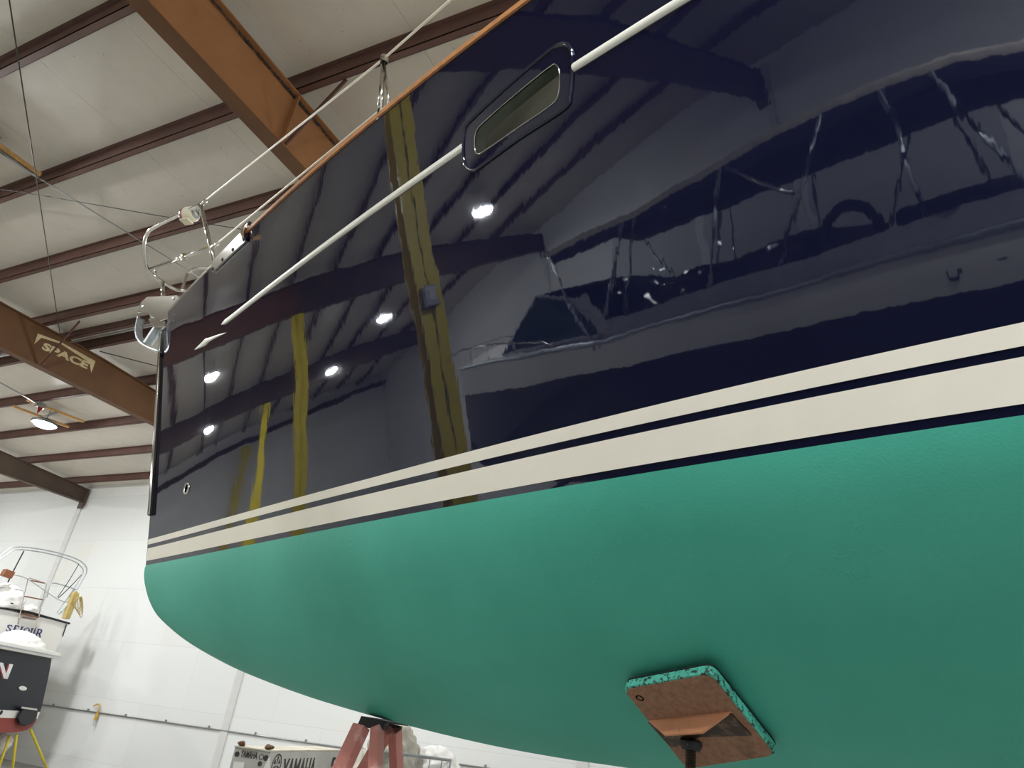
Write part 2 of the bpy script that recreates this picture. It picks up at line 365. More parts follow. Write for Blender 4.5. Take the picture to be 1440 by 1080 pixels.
# braces run from a purlin back down to the lower flange
p3a = at_y((400, 206), 4.18-.075); p3b = at_z((487, 112), zp(3)+.01)
p2a = at_y((57, 515), 11.22-.06); p2b = at_z((112, 452), zp(5)+.02)
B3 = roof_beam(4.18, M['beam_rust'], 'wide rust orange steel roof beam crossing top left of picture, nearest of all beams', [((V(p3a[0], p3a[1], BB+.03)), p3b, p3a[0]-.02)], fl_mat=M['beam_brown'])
xs = np.linspace(.45, 6, 330); MB().tube([V(x, 4.18-.02-rng.uniform(0, .012), zp(x)-.026-rng.uniform(0, .01)) for x in xs], [rng.uniform(.002, .013) for x in xs], 6).build('sealant_bead', M['black_tape'], B3)
B2 = roof_beam(11.22, M['beam_brown'], 'brown steel roof beam with SPACE logo stencilled on its side', [(V(p2a[0], p2a[1], BB+.03), p2b, None)])
B1 = roof_beam(18.5, M['beam_dark'], 'dark brown steel roof beam ending at far wall below the lit lamp', [])
B0 = roof_beam(-3.1, M['beam_rust'], 'rust orange roof beam behind the camera, past the stern side of the sailboat', [])
tag(MB().box((X0+.05, Y1-.3, BB+.12), (X1-.05, Y1-.12, BB+.3)).build('end_beam', M['beam_dark']), 'dark beam along top of end wall, mirrored as black line in hull', 'roof beam')
# logo on the brown beam
yl = 11.22-.0065
def L2(px): return at_y(px, yl)
a_, b_ = L2((57.5, 487)), L2((121, 519)); bl = b_-a_; hh = .245
upv = V(0, 0, 1)
zb0 = a_[2]; xl, xr = a_[0], b_[0]
zslope = bl[2]/bl[0]
xd = nrm(V(bl[0], 0, bl[2]))
sp_ = [L2((p[0]*.2592, 440+p[1]*.2592)) for p in ((222, 196), (470, 306))]
xd = nrm(sp_[1]-sp_[0])
lg = text_mesh('SPACE', sp_[0]+V(0, -.004, 0), xd, V(0, 0, 1), (L2((235*.2592, 440+152*.2592))-L2((235*.2592, 440+199*.2592)))[2], np.linalg.norm(sp_[1]-sp_[0]), .003, .045)
fr_ = [L2((p[0]*.2592, 440+p[1]*.2592))+V(0, -.004, 0) for p in ((185, 170), (205, 112), (330, 158), (517, 262), (495, 325), (485, 270), (330, 168), (224, 135))]
lg.prism([fr_[0], fr_[1], fr_[2], fr_[6], fr_[7]], (0, .003, 0)); lg.prism([fr_[2], fr_[3], fr_[4], fr_[5], fr_[6]], (0, .003, 0))
lg.build('stencil_logo', M['logo'], B2)

# yellow columns on the middle line
for y, l, tint in ((4.12, 'yellow painted steel column with grey junction box, nearest to the powerboat windshield', 1), (11.3, 'yellow steel column second along the row, mirrored left of the large one', 0), (18.6, 'yellow steel column third along the row with bare lower part', 0), (25.55, 'yellow steel column standing against the end wall', 0)):
    r = thing('support_column', l, 'column', (.40, y, 0), 'yellow steel columns along the middle of the hall')
    m = MB(); xw, yw = .125, .1
    m.box((.40-xw, y-yw, .02), (.40+xw, y-yw+.014, BB)); m.box((.40-xw, y+yw-.014, .02), (.40+xw, y+yw, BB)); m.box((.40-.006, y-yw, .02), (.40+.006, y+yw, BB))
    m.build('shaft', M['yellow_col'], r)
    MB().box((.40-.18, y-.16, 0), (.40+.18, y+.16, .02)).build('base_plate', M['beam_dark'], r)
    if tint:
        b = MB().box((.36, y-.19, 3.62), (.5, y-.1, 3.8)).build('junction_box', M['lamp_body'], r, bevel=.008)
        MB().box((.4, y-.195, 3.67), (.46, y-.19, 3.75)).build('box_cover', M['white_trim'], b)

# lamps
def lamp(x, y, label, battens=True, z=4.6, ang=0., boff=(-.36, .36)):
    zc = zp(x); Z = z+CZ-.0
    r = thing('high_bay_lamp', label, 'ceiling lamp', (x, y, Z), 'round high bay lamps under the roof')
    MB().lathe((x, y, Z), (0, 0, 1), [(.004, .215), (.0, .235), (.03, .245), (.055, .24), (.06, .15), (.11, .12), (.13, .05), (.131, 0)], 28).build('housing', M['lamp_body'], r, smooth=True, auto=40)
    MB().lathe((x, y, Z+.003), (0, 0, 1), [(-.075, 0.001), (-.07, .06), (-.055, .12), (-.03, .175), (0, .21)], 28).build('lens', M['lamp_lens'], r, smooth=True)
    MB().tube([V(x, y, Z+.12), V(x, y, zc+.06)], .008).build('hanger', M['conduit'], r)
    if battens:
        ca, sa = math.cos(ang), math.sin(ang)
        for d in boff:
            c = V(x-sa*d, y+ca*d, zc-.022); MB().obox(c, V(ca*.55, sa*.55, 0), V(-sa*.03, ca*.03, 0), V(0, 0, .02)).build('batten', M['batten'], r)
        MB().obox(V(x, y, zc-.052), V(-sa*.4, ca*.4, 0), V(.03*ca, .03*sa, 0), V(0, 0, .008)).build('crossbar', M['conduit'], r)
LAMPS = [(7.44, 14.66, 'lit round lamp on wooden battens beyond the brown beam, at left edge', -.2, 4.6, 1),
         (2.2, 7.9, 'lit lamp just out of frame left, on the batten whose end shows at left edge', 0., 4.74, 1),
         (2.54, 14.3, 'lamp mirrored as bright disc near the bow, upper of the two there', 0., 4.6, 0),
         (2.42, 17.7, 'lamp mirrored as small bright spot near the bow, lower of the two there', 0., 4.13, 0),
         (-3.45, 8.88, 'lamp mirrored as long bright streak below the portlight', 0., 4.6, 0),
         (-2.98, 14.74, 'lamp mirrored as bright streak left of the large yellow column', 0., 4.6, 0),
         (-1.95, 17.7, 'lamp mirrored as bright streak right of the second yellow column', 0., 4.27, 0),
         (7.4, 21.6, 'lamp near the far corner of hall, hidden behind the bow', 0., 4.6, 0),
         (7.4, 7.4, 'lamp over the starboard side of the sailboat, hidden by its hull', 0., 4.6, 0),
         (-3.2, -.9, 'unseen lamp added over the stern of the powerboat', 0., 4.6, 0),  # added out of view to brighten the stripes and green on the port side
         (-1.1, -1.0, 'unseen lamp added behind the camera between the two large boats', 0., 4.6, 0),  # added fill for the hull side and near column, outside the mirrored area
         (2.4, -5.5, 'lamp over the stern of the sailboat', 0., 4.6, 0), (-1.5, -7.5, 'lamp near the right end wall', 0., 4.6, 0),
         (7.4, -1.0, 'lamp beside the far wall near the sailboat stern', 0., 4.6, 0), (7.4, -7, 'lamp in the far right corner of hall', 0., 4.6, 0)]
for x, y, l, a, z, bt in LAMPS: lamp(x, y, l, bool(bt), z, a, (-.21, .6) if z > 4.7 else (-.36, .36))

# cables, rods and conduits under the roof
def line(name, pts, r, mat, label, cat):
    return tag(MB().tube(pts, r, 8).build(name, mat, smooth=True), label, cat)
line('hanging_cable', [at_z((10, -20), zp(2)-.1), at_y((85, 474), 11.14)], .006, M['wire'], 'thin dark cable rising from the brown beam toward top left corner', 'cable')
line('conduit_pipe', [at_z((-4, 209.5), zp(3)-.06), at_z((52, 249), zp(3)-.06)], .017, M['conduit'], 'thick grey conduit end beside the wooden batten at left edge', 'conduit')
line('brace_rod', [at_z((50, 247.5), zp(3)-.05), at_z((300, 402), zp(4)-.02)], .008, M['conduit'], 'thin grey rod running diagonally down to the bow pulpit', 'rod')
line('ceiling_wire', spline([at_z((-20, 264), zp(3)-.05), at_z((50, 273.5), zp(3)-.05), at_z((233, 305), zp(3)-.05), at_z((350, 324), zp(3)-.05)]), .005, M['wire'], 'thin dark wire crossing behind the nav light', 'wire')
line('brace_rod', [at_z((140, 494), zp(5)-.03), at_z((260, 525), zp(5)-.03)], .009, M['wire'], 'dark rod right of the SPACE logo running behind the stem', 'rod')
line('conduit_pipe', [V(1.118*4.93, Y0+2, zp(5)-.02), V(1.118*4.93, Y1-.1, zp(5)-.02)], .016, M['conduit'], 'long grey conduit along the paired purlins behind the anchor roller', 'conduit')
lb = at_z((57, 570), zp(7)-.12)
line('conduit_pipe', [at_z((-30, 521), zp(7)-.12), lb], .013, M['conduit'], 'grey conduit leading to the junction box above the lit lamp', 'conduit')
jb = thing('junction_box', 'small grey junction box with red tag above the lit lamp', 'junction box', lb)
MB().obox(lb, V(.08, 0, 0), V(0, .06, 0), V(0, 0, .05)).build('box', M['conduit'], jb, bevel=.01)
MB().prism([lb+V(-.06, -.06, -.05), lb+V(.04, -.06, -.05), lb+V(-.02, -.06, -.2)], (0, .01, 0)).build('tag', M['red_lens'], jb)

# conduit with plugs on the far wall
def wallc(px, x=X1-.02): return at_x(px, x)
zc_ = 1.657-.44
wc = thing('wall_conduit', 'thin grey conduit running level along the far white wall', 'conduit', (X1-.02, 11, zc_))
MB().tube([V(X1-.025, 1.5, zc_+.03), V(X1-.025, 20, zc_-.07)], .013, 8).build('pipe', M['conduit'], wc, smooth=True)
for y in np.arange(2, 20, 1.22): MB().box((X1-.042, y-.008, zc_-.028-(y-11)*.0054), (X1, y+.008, zc_+.028-(y-11)*.0054)).build('clip', M['conduit'], wc)
pc = wallc((137, 1003), X1-.06); pl = thing('cord_connector', 'yellow electrical plug hanging from the wall conduit', 'plug', pc)
MB().lathe(pc+V(0, 0, -.13), (0, 0, 1), [(0, 0), (0, .032), (.09, .035), (.1, .022), (.16, .02), (.16, 0)], 14).build('plug_body', M['yellow_plug'], pl, smooth=True, auto=40)
MB().tube(spline([pc+V(0, 0, .02), pc+V(0, -.02, .1), pc+V(0, .05, .17), pc+V(0, .14, .16), pc+V(0, .2, .12)]), .014, 8).build('cable_loop', M['yellow_plug'], pl, smooth=True)
MB().tube([pc+V(0, 0, -.13), pc+V(0, -.02, -.24)], .02, 8).build('socket', M['steel_dull'], pl)

# ------------------------------------------------------------------ the sailboat
ZW = .65+CZ; DL = math.radians(4)
BOW = at_z((205, 795), ZW); CD = V(math.sin(DL), math.cos(DL), 0); ND = V(math.cos(DL), -math.sin(DL), 0)
def loc_(P): P = np.asarray(P)-BOW; return V(-(P @ CD), -(P @ ND), P[2])      # aft distance, half breadth to port, height over the waterline
def glob(L): return BOW-CD*L[0]-ND*L[1]+V(0, 0, L[2])
def at_b(p, b): return on_plane(p, BOW-ND*b, ND)
T0, H0, SA, SQ, LL = -.878, 1.891, .11, .008, 5.
def zs(t): return H0-SA*(t-T0)+SQ*(t-T0)**2-.004*max(0, t-5)**2
SHpx = [(228.5, 445), (258, 415), (295, 378), (350, 322), (440, 238), (530, 170), (605, 105), (740, 0)]
WLpx = [(205, 795), (300, 775), (400, 757), (500, 738.5), (700, 700), (900, 665), (1100, 633), (1260, 610), (1440, 585)]
WL = np.array([loc_(at_z(p, ZW)) for p in WLpx]); SH = []
for p in SHpx:
    z = H0
    for _ in range(40): q = loc_(at_z(p, ZW+z)); z = zs(q[0])
    SH.append(q)
SH = np.array(SH)
cw = np.linalg.lstsq(np.array([[t, t*t, t**3] for t in WL[:, 0]]), WL[:, 1], rcond=None)[0]
S_ = SH[:, 0]-T0; cs = np.linalg.lstsq(np.array([[t, t*t, t**3] for t in S_[1:]]), SH[1:, 1], rcond=None)[0]
def ext(c, x, x1, tau):
    f = lambda u: c[0]*u+c[1]*u*u+c[2]*u**3
    if x <= x1: return f(x)
    return f(x1)+max(.02, c[0]+2*c[1]*x1+3*c[2]*x1*x1)*tau*(1-math.exp(-(x-x1)/tau))-.012*max(0, x-x1-2)**2
def bw(t): return ext(cw, t, 4.2, 1.4)
def bs(t): return ext(cs, t-T0, S_[-1]+.3, 1.4)
ZST = [0, .416, .921, 1.65, 1.891]; TST = [0, -.181, -.413, -.767, -.878]
def PL(s, v):
    zt = v*H0; ts0 = float(np.interp(zt, ZST, TST)); k = max(0., 1-s/LL); t = s+ts0*k; ts = s+T0*k
    return V(t, (1-v)*bw(s)+v*bs(ts)+.048*min(1, s/.8)*v*(1-v), v*zs(ts))
def PW(s, v): return glob(PL(s, v))
def hit(px, g=(2., .5)):
    s, v = g; px = np.array(px, float)
    for _ in range(80):
        e = proj(PW(s, v))-px; h = 1e-4
        J = np.array([(proj(PW(s+h, v))-proj(PW(s-h, v)))/(2*h), (proj(PW(s, v+h))-proj(PW(s, v-h)))/(2*h)]).T
        d = np.clip(np.linalg.solve(J, -e), -.4, .4); s += d[0]; v += d[1]
        if abs(e).max() < 1e-3: break
    return s, v
def NW(s, v):
    h = .01; n = nrm(np.cross(PW(s+h, v)-PW(max(0, s-h), v), PW(s, v+h)-PW(s, v-h)))
    return n if n @ ND < 0 else -n
def PO(s, v, o): return PW(s, v)+NW(s, v)*o
def vz(s, z):                                       # v whose height over the waterline is z
    v = z/1.7
    for _ in range(6): v = z/(PL(s, 1)[2])
    return v
boat = thing('sailboat', 'large navy blue sailboat with green bottom and cream stripes propped on stands', 'sailboat', (BOW[0]-CD[0]*4.5, BOW[1]-CD[1]*4.5, 0))
def mir(L): return V(L[0], -L[1], L[2])
SEND = 9.6
# portlight outlines on the hull
win_out = [(652, 190), (655, 180), (662, 170), (725, 112), (778, 67), (790, 60.5), (799, 62), (804.5, 71), (806, 100), (803, 135), (795, 153), (730, 195.5), (672, 238), (663, 240), (655, 234), (652, 222)]
win_gls = [(668.5, 195), (671, 184), (681, 172.5), (730, 130), (776, 93), (783, 92), (787, 99), (787.5, 120), (785, 136), (776, 148), (729, 180), (680, 214), (673, 217), (669, 213)]
WO = np.array([hit(p, (3.1, .77)) for p in win_out]); WG = np.array([hit(p, (3.1, .77)) for p in win_gls])
WC = WG.mean(0); SCL = V(1, 1.5)
def star(poly, n=64):
    q = np.array(spline([V(*((a-WC)*SCL)) for a in poly], 6, True)); ang = np.arctan2(q[:, 1], q[:, 0]); rad = np.hypot(q[:, 0], q[:, 1]); o = np.argsort(ang); ang, rad = ang[o], rad[o]
    th = np.linspace(-math.pi, math.pi, n, endpoint=False)
    return np.array([WC+V(math.cos(t), math.sin(t))*r/SCL for t, r in zip(th, np.interp(th, np.r_[ang-2*math.pi, ang, ang+2*math.pi], np.r_[rad, rad, rad]))])
SO, SG = star(win_out and WO, 96), star(WG, 96); SM = SO*.55+SG*.45
def inside(p, poly):
    c = False; n = len(poly)
    for i in range(n):
        (x0, y0), (x1, y1) = poly[i], poly[i-1]
        if (y0 > p[1]) != (y1 > p[1]) and p[0] < (x1-x0)*(p[1]-y0)/(y1-y0)+x0: c = not c
    return c
ss = sorted(set(np.round(np.concatenate([np.linspace(0, .5, 26), np.linspace(.5, 2.8, 70), np.linspace(2.8, 3.5, 50), np.linspace(3.5, 5, 40), np.linspace(5, SEND, 40)]), 5)))
vs_ = sorted(set(np.round(np.concatenate([np.linspace(0, .65, 40), np.linspace(.65, .9, 42), np.linspace(.9, 1, 9)]), 5)))
for side in (1, -1):
    pass
m = MB(); k0 = 0
G = [[PL(s, v) for v in vs_] for s in ss]; nv = len(vs_)
m.v = [tuple(glob(L)) for r in G for L in r]
for i in range(len(ss)-1):
    for j in range(nv-1):
        c = ((ss[i]+ss[i+1])/2, (vs_[j]+vs_[j+1])/2)
        if 2.85 < c[0] < 3.5 and .66 < c[1] < .9 and inside(c, SM): continue
        m.f.append((i*nv+j, (i+1)*nv+j, (i+1)*nv+j+1, i*nv+j+1))
k = len(m.v); m.v += [tuple(glob(mir(L))) for r in G for L in r]
for i in range(len(ss)-1):
    for j in range(nv-1): m.f.append((k+i*nv+j, k+i*nv+j+1, k+(i+1)*nv+j+1, k+(i+1)*nv+j))
m.build('hull_topside', M['navy'], boat, smooth=True, recalc=False)
# underwater body
KPpx = [(203, 801), (202.6, 813), (205.5, 830), (211, 847), (221, 865), (238, 882), (259, 899), (290, 918.5), (340, 944), (420, 975), (500, 1000), (600, 1027), (700, 1050), (800, 1068), (870, 1078)]
kk_ = [V(0, 0)]+[(lambda L: V(max(.001*i, L[0]), L[2]))(loc_(at_b(p, 0))) for i, p in enumerate(KPpx)]+[V(4, -.69), V(5, -.68), V(7, -.6), V(9, -.4), V(10, -.25)]
kk_ = np.array(spline(kk_, 6)); kk_[:, 0] = np.maximum.accumulate(kk_[:, 0]+np.arange(len(kk_))*1e-6); KT, KZ = kk_[:, 0], kk_[:, 1]
def zk(t): return float(np.interp(t, KT, KZ))
def PB(s, w):
    p0 = PL(s, 0); t = p0[0]; d = nrm(PL(s, 0)-PL(s, .04)); d[0] = 0; d = nrm(d); p3 = V(t, 0, zk(t)); dep = -p3[2]
    p1 = p0+d*dep*.42; p1[1] = max(p1[1], 0.02*p0[1]); p2 = p3+V(0, p0[1]*.5, p0[1]*.10+dep*.03)
    return (1-w)**3*p0+3*(1-w)**2*w*p1+3*(1-w)*w*w*p2+w**3*p3
sb = sorted(set(np.round(np.concatenate([np.linspace(0, .12, 14), np.linspace(.12, .6, 24), np.linspace(.6, 3.2, 60), np.linspace(3.2, SEND, 60)]), 5))); wb = np.linspace(0, 1, 40)
GB = [[PB(s, w) for w in wb] for s in sb]
m = MB(); m.grid([[glob(L) for L in r] for r in GB]); m.grid([[glob(mir(L)) for L in r] for r in GB], flip=True)
m.build('hull_bottom', M['green'], boat, smooth=True, recalc=False)
# transom, deck, keel
tr = [PL(SEND, v) for v in np.linspace(0, 1, 12)]; trb = [PB(SEND, w) for w in wb]
poly = [glob(L) for L in reversed(trb)]+[glob(L) for L in tr[1:]]+[glob(mir(L)) for L in reversed(tr)][0:-1]+[glob(mir(L)) for L in trb[:-1]]
MB().add(poly, [tuple(range(len(poly)))]).build('transom', M['navy'], boat)
m = MB(); m.grid([[glob(V(L[0], L[1]*q*.995, L[2]-.012+.09*L[1]*(1-q*q))) for q in np.linspace(-1, 1, 9)] for L in [PL(s, 1) for s in ss[1:]]]); m.build('deck', M['deck'], boat, smooth=True)
kp = [V(5.3, 0, -.66), V(7.6, 0, -.56), V(7.4, 0, -2.12), V(6.0, 0, -2.12)]
m = MB(); m.prism([glob(p+V(0, .11, 0)) for p in kp], ND*.22); m.build('keel', M['green'], boat, bevel=.05)
# stripes
def band(z0, z1, s0, s1, off, name, mat):
    P = []
    for s in np.concatenate([np.linspace(s0, .6, 16), np.linspace(.6, SEND, 90)[1:]]):
        r = []
        for u in np.linspace(0, 1, 4):
            z = z0(s)*(1-u)+z1(s)*u; r.append(PO(s, vz(s, z), off))
        P.append(r)
    m = MB(); m.grid(P); m.build(name, mat, boat, smooth=True)
band(lambda s: .119+.0*s+.0012*max(0, s-2.5)*2, lambda s: .1515+.0075*max(0, s-2.2), .012, 9, .0022, 'boot_stripe', M['cream'])
band(lambda s: .0245-.0012*s, lambda s: .0965+.0045*max(0, s-2.5), .012, 9, .0022, 'boot_stripe', M['cream'])
# cove bead
def bead(pxs, rad, name, ends):
    sv = [hit(p, (1.5, .73)) for p in pxs]; sv = spline([V(*a) for a in sv], 14); pts = [PO(a[0], a[1], .001) for a in sv]
    n = len(pts); rs = [rad*ends(i/(n-1)) for i in range(n)]
    m = MB(); rings = []
    for i, a in enumerate(sv):
        N = NW(*a); T = nrm(pts[min(n-1, i+1)]-pts[max(0, i-1)]); U = nrm(np.cross(N, T))
        rings.append([pts[i]+rs[i]*(math.cos(q)*U+.55*math.sin(q)*N) for q in np.linspace(-.3, math.pi+.3, 10)])
    m.grid(rings, closed_v=True); return m.build(name, M['white_bead'], boat, smooth=True, auto=60)
bead([(273.5, 492), (284, 485), (296, 477), (318.5, 467.5)], .021, 'cove_bead', lambda u: max(.03, min(1, u/.45) if u < .55 else (1-u)/.45*.8))
bead([(311, 456.5), (330, 443), (400, 388.5), (500, 314), (600, 243), (652, 206.5)], .0155, 'cove_bead', lambda u: min(1, .03+u*9))
bead([(806, 96), (880, 49.5), (960, 0), (1010, -30), (1100, -84)], .0155, 'cove_bead', lambda u: 1)
# toe rail
def rail(s0, s1, w, h, name, mat, out=.006):
    P = []
    for s in np.linspace(s0, s1, 120):
        c = PW(s, 1); i = ND*1.
        P.append([c-i*out+V(0, 0, -h*.35), c-i*out+V(0, 0, h*.65), c+i*(w-out)+V(0, 0, h*.65), c+i*(w-out)+V(0, 0, -h*.35)])
    m = MB(); m.grid(P, closed_v=True); k = len(m.v); m.f += [(3, 2, 1, 0), (k-4, k-3, k-2, k-1)]; m.build(name, mat, boat)
rail(1.36, SEND, .045, .03, 'toe_rail', M['teak'])
rail(.0, .97, .04, .014, 'bow_edge_strip', M['steel'], .004)
# bow chock plate on the sheer
ck = []
for s in np.linspace(.985, 1.43, 24):
    r = []
    for v, o in ((.957, .004), (.957, .014), (1.003, .018), (1.012, .008), (1.012, -.06)): r.append(PO(s, v, o))
    ck.append(r)
m = MB(); m.grid(ck); cp = m.build('chock_plate', M['steel'], boat, smooth=True, auto=35)
for s in (1.0, 1.14, 1.28, 1.415): MB().lathe(PO(s, .968, .014), NW(s, .968), [(0, .012), (.004, .011), (.007, .005), (.007, 0)], 10).build('screw', M['black_tape'], cp)
cc = PO(1.43, 1.0, .02); MB().tube(spline([PO(1.425, .968, .02), PO(1.425, .99, .026), PO(1.43, 1.02, .015), PO(1.44, 1.03, -.01)]), .011, 8).build('chock_lip', M['steel'], cp, smooth=True)
MB().obox(PO(1.45, 1.025, .004), V(.009, 0, 0), V(0, .009, 0), V(0, 0, .011)).build('rubber_stop', M['black_rubber'], cp, bevel=.006)
# stem guard strip
pts = [glob(V(float(np.interp(z, ZST, TST))-.004, 0, z)) for z in np.linspace(.30, 1.72, 26)]
m = MB(); m.grid([[p+ND*w+CD*(d-abs(w)*.4) for (w, d) in ((-.03, -.03), (-.018, .006), (0, .012), (.018, .006), (.03, -.03))] for p in pts]); m.build('stem_guard', M['steel'], boat, smooth=True)
# thru hull
s, v = hit((263, 687), (.5, .2)); c = PW(s, v); N = NW(s, v)
th = MB().lathe(c-N*.004, N, [(0, .034), (.009, .033), (.012, .029), (.008, .0255), (-.02, .025)], 20).build('through_hull_fitting', M['steel'], boat, smooth=True)
MB().lathe(c+N*.003, N, [(0, .025), (0, 0)], 16).build('drain_hole', M['hole_black'], th)
# portlight
n_ = len(SO)
m = MB(); m.grid([[PO(*(SO[i]*(1-u)+SG[i]*u), o) for u, o in ((-.07, -.003), (-.03, .0045), (.0, .0055), (.07, .0055), (.12, .0015), (.97, .0015), (1.0, .0), (1.0, -.003))] for i in range(n_)], closed_u=True)
pf = m.build('portlight_frame', M['navy'], boat, smooth=True, auto=12)
MB().tube([PO(*(SO[i]*.97+SG[i]*.03), .0025) for i in range(0, n_, 1)], .0062, 8, closed=True).build('rim_bead', M['navy'], pf, smooth=True)
MB().tube([PO(*SG[i], .0035) for i in range(n_)], .0018, 6, closed=True).build('glass_edge_trim', M['steel'], pf, smooth=True)
m = MB(); m.v = [tuple(PO(*SG[i], .001)) for i in range(n_)]; m.f = [tuple(range(n_))]; m.build('pane', M['glass'], pf)
INW = -NW(*WC); t1 = nrm(PW(WC[0]+.1, WC[1])-PW(WC[0], WC[1])); u1 = V(0, 0, 1)
m = MB(); m.grid([[PO(*SG[i], -.004)+INW*d+(PW(*WC)-PO(*SG[i], 0))*sh for d, sh in ((0, -.03), (.045, .0))] for i in range(n_)], closed_u=True); m.build('lining', M['lining'], pf, smooth=True)
WCp = PW(*WC)+INW*.62
cb = MB(); cb.obox(WCp, t1*1.0, V(0, 0, .8), INW*.01); cb.build('cabin_bulkhead', M['cabin_dark'], pf)
cl_ = PW(*WC)+INW*.42+V(0, 0, -.36); m = MB(); m.lathe(cl_, (0, 0, 1), [(0, .001), (0, .05)], 20); m.build('cabin_fill_glow', M['cabin_fill_glow'], pf)  # unseen glowing disc added to brighten the lining and cabin behind the pane
MB().prism([PW(*WC)+INW*(.10+.3*q)+t1*a+V(0, 0, z) for a, z, q in ((-.05, .13, .3), (.22, -.02, .1), (.20, -.3, 0), (-.24, -.3, .6))], INW*.01).build('cabin_panel', M['cabin_dark'], pf)

# pulpit, stanchion, lifelines
RZ = ZW+2.33
ring_px = [(281, 289), (262, 297.5), (238, 309), (217, 320), (208, 327.5), (203, 341), (203.5, 357), (206, 374), (212, 384), (225, 394), (240, 403.5), (253, 408.5), (266, 408.5)]
ring = [at_z(p, RZ) for p in ring_px]
rl = loc_(ring[0])
ring += [glob(V(-.75, -.36, 2.33)), glob(V(-.3, -.47, 2.33)), glob(V(-.1, -.5, 2.31))]
pp = MB().tube(spline(ring, 6), .0135, 10).build('bow_pulpit', M['steel'], boat, smooth=True)
pf_base = loc_(ring[0]); ft = at_z((303.5, 371), ZW+zs(.3)); ft = glob(V(loc_(ft)[0], loc_(ft)[1]-.005, zs(.3)-.02))
MB().tube([ring[0]+V(0, 0, .012), ft], .0135, 10).build('post', M['steel'], pp, smooth=True)
sft = glob(V(.3, -.44, zs(.3)-.02)); MB().tube([ring[-1], sft], .0135, 10).build('post', M['steel'], pp, smooth=True)
md = ring[0]+(ft-ring[0])*.7; MB().tube([at_z((210, 379), RZ), md], .012, 10).build('mid_rail', M['steel'], pp, smooth=True)
q = at_z((210, 379), RZ); q2 = q+(md-q)*.62
MB().lathe(q2-nrm(md-q)*.04, md-q, [(0, .013), (0, .022), (.03, .026), (.06, .024), (.07, .014)], 12).build('clamp', M['steel'], pp, smooth=True, auto=40)
up = [at_z((256, 409), RZ), at_b((262, 388), -.28), at_b((267, 381.5), -.29), at_b((276, 377.5), -.31), at_b((300, 377), -.36), at_b((330, 378), -.42)]
MB().tube(spline(up, 5), .012, 10).build('inner_rail', M['steel'], pp, smooth=True)
MB().tube([at_z((228.5, 397), RZ), at_b((229.5, 420), 0)], .016, 10).build('support_tube', M['steel'], pp, smooth=True)
MB().tube([at_b((217, 374), .02), at_z((220, 389), RZ)], .006, 8).build('brace', M['steel'], pp, smooth=True)
# nav light on the pulpit rail
nc = at_z((266, 302), RZ); ax = nrm(CD*.95-ND*.35+V(0, 0, .0)); ax = nrm(at_z((254, 304), RZ)-at_z((278, 300), RZ))
nl = MB().lathe(nc-ax*.045, ax, [(-.01, 0), (-.01, .045), (.0, .052), (.05, .056), (.075, .05), (.078, 0)], 20).build('navigation_light', M['cream_plastic'], boat, smooth=True, auto=40)
MB().lathe(nc+ax*.031, ax, [(-.012, .0535), (.016, .047), (.03, .03), (.032, 0)], 20).build('red_lens', M['red_lens'], nl, smooth=True)
MB().obox(nc+V(0, 0, -.06), ax*.035, nrm(np.cross(ax, V(0, 0, 1)))*.03, V(0, 0, .005)).build('bracket', M['cream_plastic'], nl)
MB().lathe(nc-ax*.07, ax, [(0, .02), (0, .034), (.025, .036), (.025, 0)], 14).build('mount', M['steel_dull'], nl)
# stanchion and lifelines
sbase = glob(V(2.12, 1.005, zs(2.12)-.01)); 
zt_ = ZW+zs(2.1)+.36
stop = at_z((534, 79), zt_)
for _ in range(3): pass
d = ray((534, 79)); kk = ((sbase-EYE)[:2] @ d[:2])/(d[:2] @ d[:2]); stop = EYE+d*kk; stop = stop+(sbase-stop)*V(1, 1, 0)*.3
st = MB().tube([sbase, stop], .0125, 10).build('stanchion', M['steel'], boat, smooth=True)
MB().tube([sbase-CD*.06, stop+(sbase-stop)*.12-CD*.004], .007, 8).build('brace', M['steel'], st, smooth=True)
MB().lathe(stop, stop-sbase, [(-.03, .017), (0, .019), (.012, .016), (.016, 0)], 12).build('eye_cap', M['steel'], st, smooth=True)
n2 = at_z((640, -6), stop[2]-.1); n2 = stop+(n2-stop)*2.2
st2b = glob(V(4.4, bs(4.4)-.03, zs(4.4)-.01)); MB().tube([st2b, V(n2[0], n2[1], n2[2])], .0125, 10).build('stanchion', M['steel'], boat, smooth=True)
MB().tube([ring[0]+V(0, 0, .01), stop, n2], .0055, 8).build('lifeline', M['rope_white'], boat, smooth=True)
a = ring[0]; t = nrm(stop-a); MB().lathe(a+t*.03, t, [(0, .004), (.0, .009), (.02, .012), (.035, .008), (.04, .014), (.075, .014), (.08, .006)], 10).build('turnbuckle', M['steel'], boat, smooth=True, auto=40)
lo = ring[0]+(ft-ring[0])*.72; le = at_z((527, 166), ZW+zs(2.1)+.03); le = glob(V(2.1, 1.01, zs(2.1)+.03))
MB().tube([lo, le, glob(V(4.4, bs(4.4)-.04, zs(4.4)+.03))], .0055, 8).build('lifeline', M['rope_white'], boat, smooth=True)
t = nrm(le-lo); MB().lathe(lo+t*.03, t, [(0, .004), (.0, .013), (.03, .013), (.035, .006), (.06, .006), (.065, .013), (.1, .011), (.12, .004)], 10).build('turnbuckle', M['steel'], boat, smooth=True, auto=40)
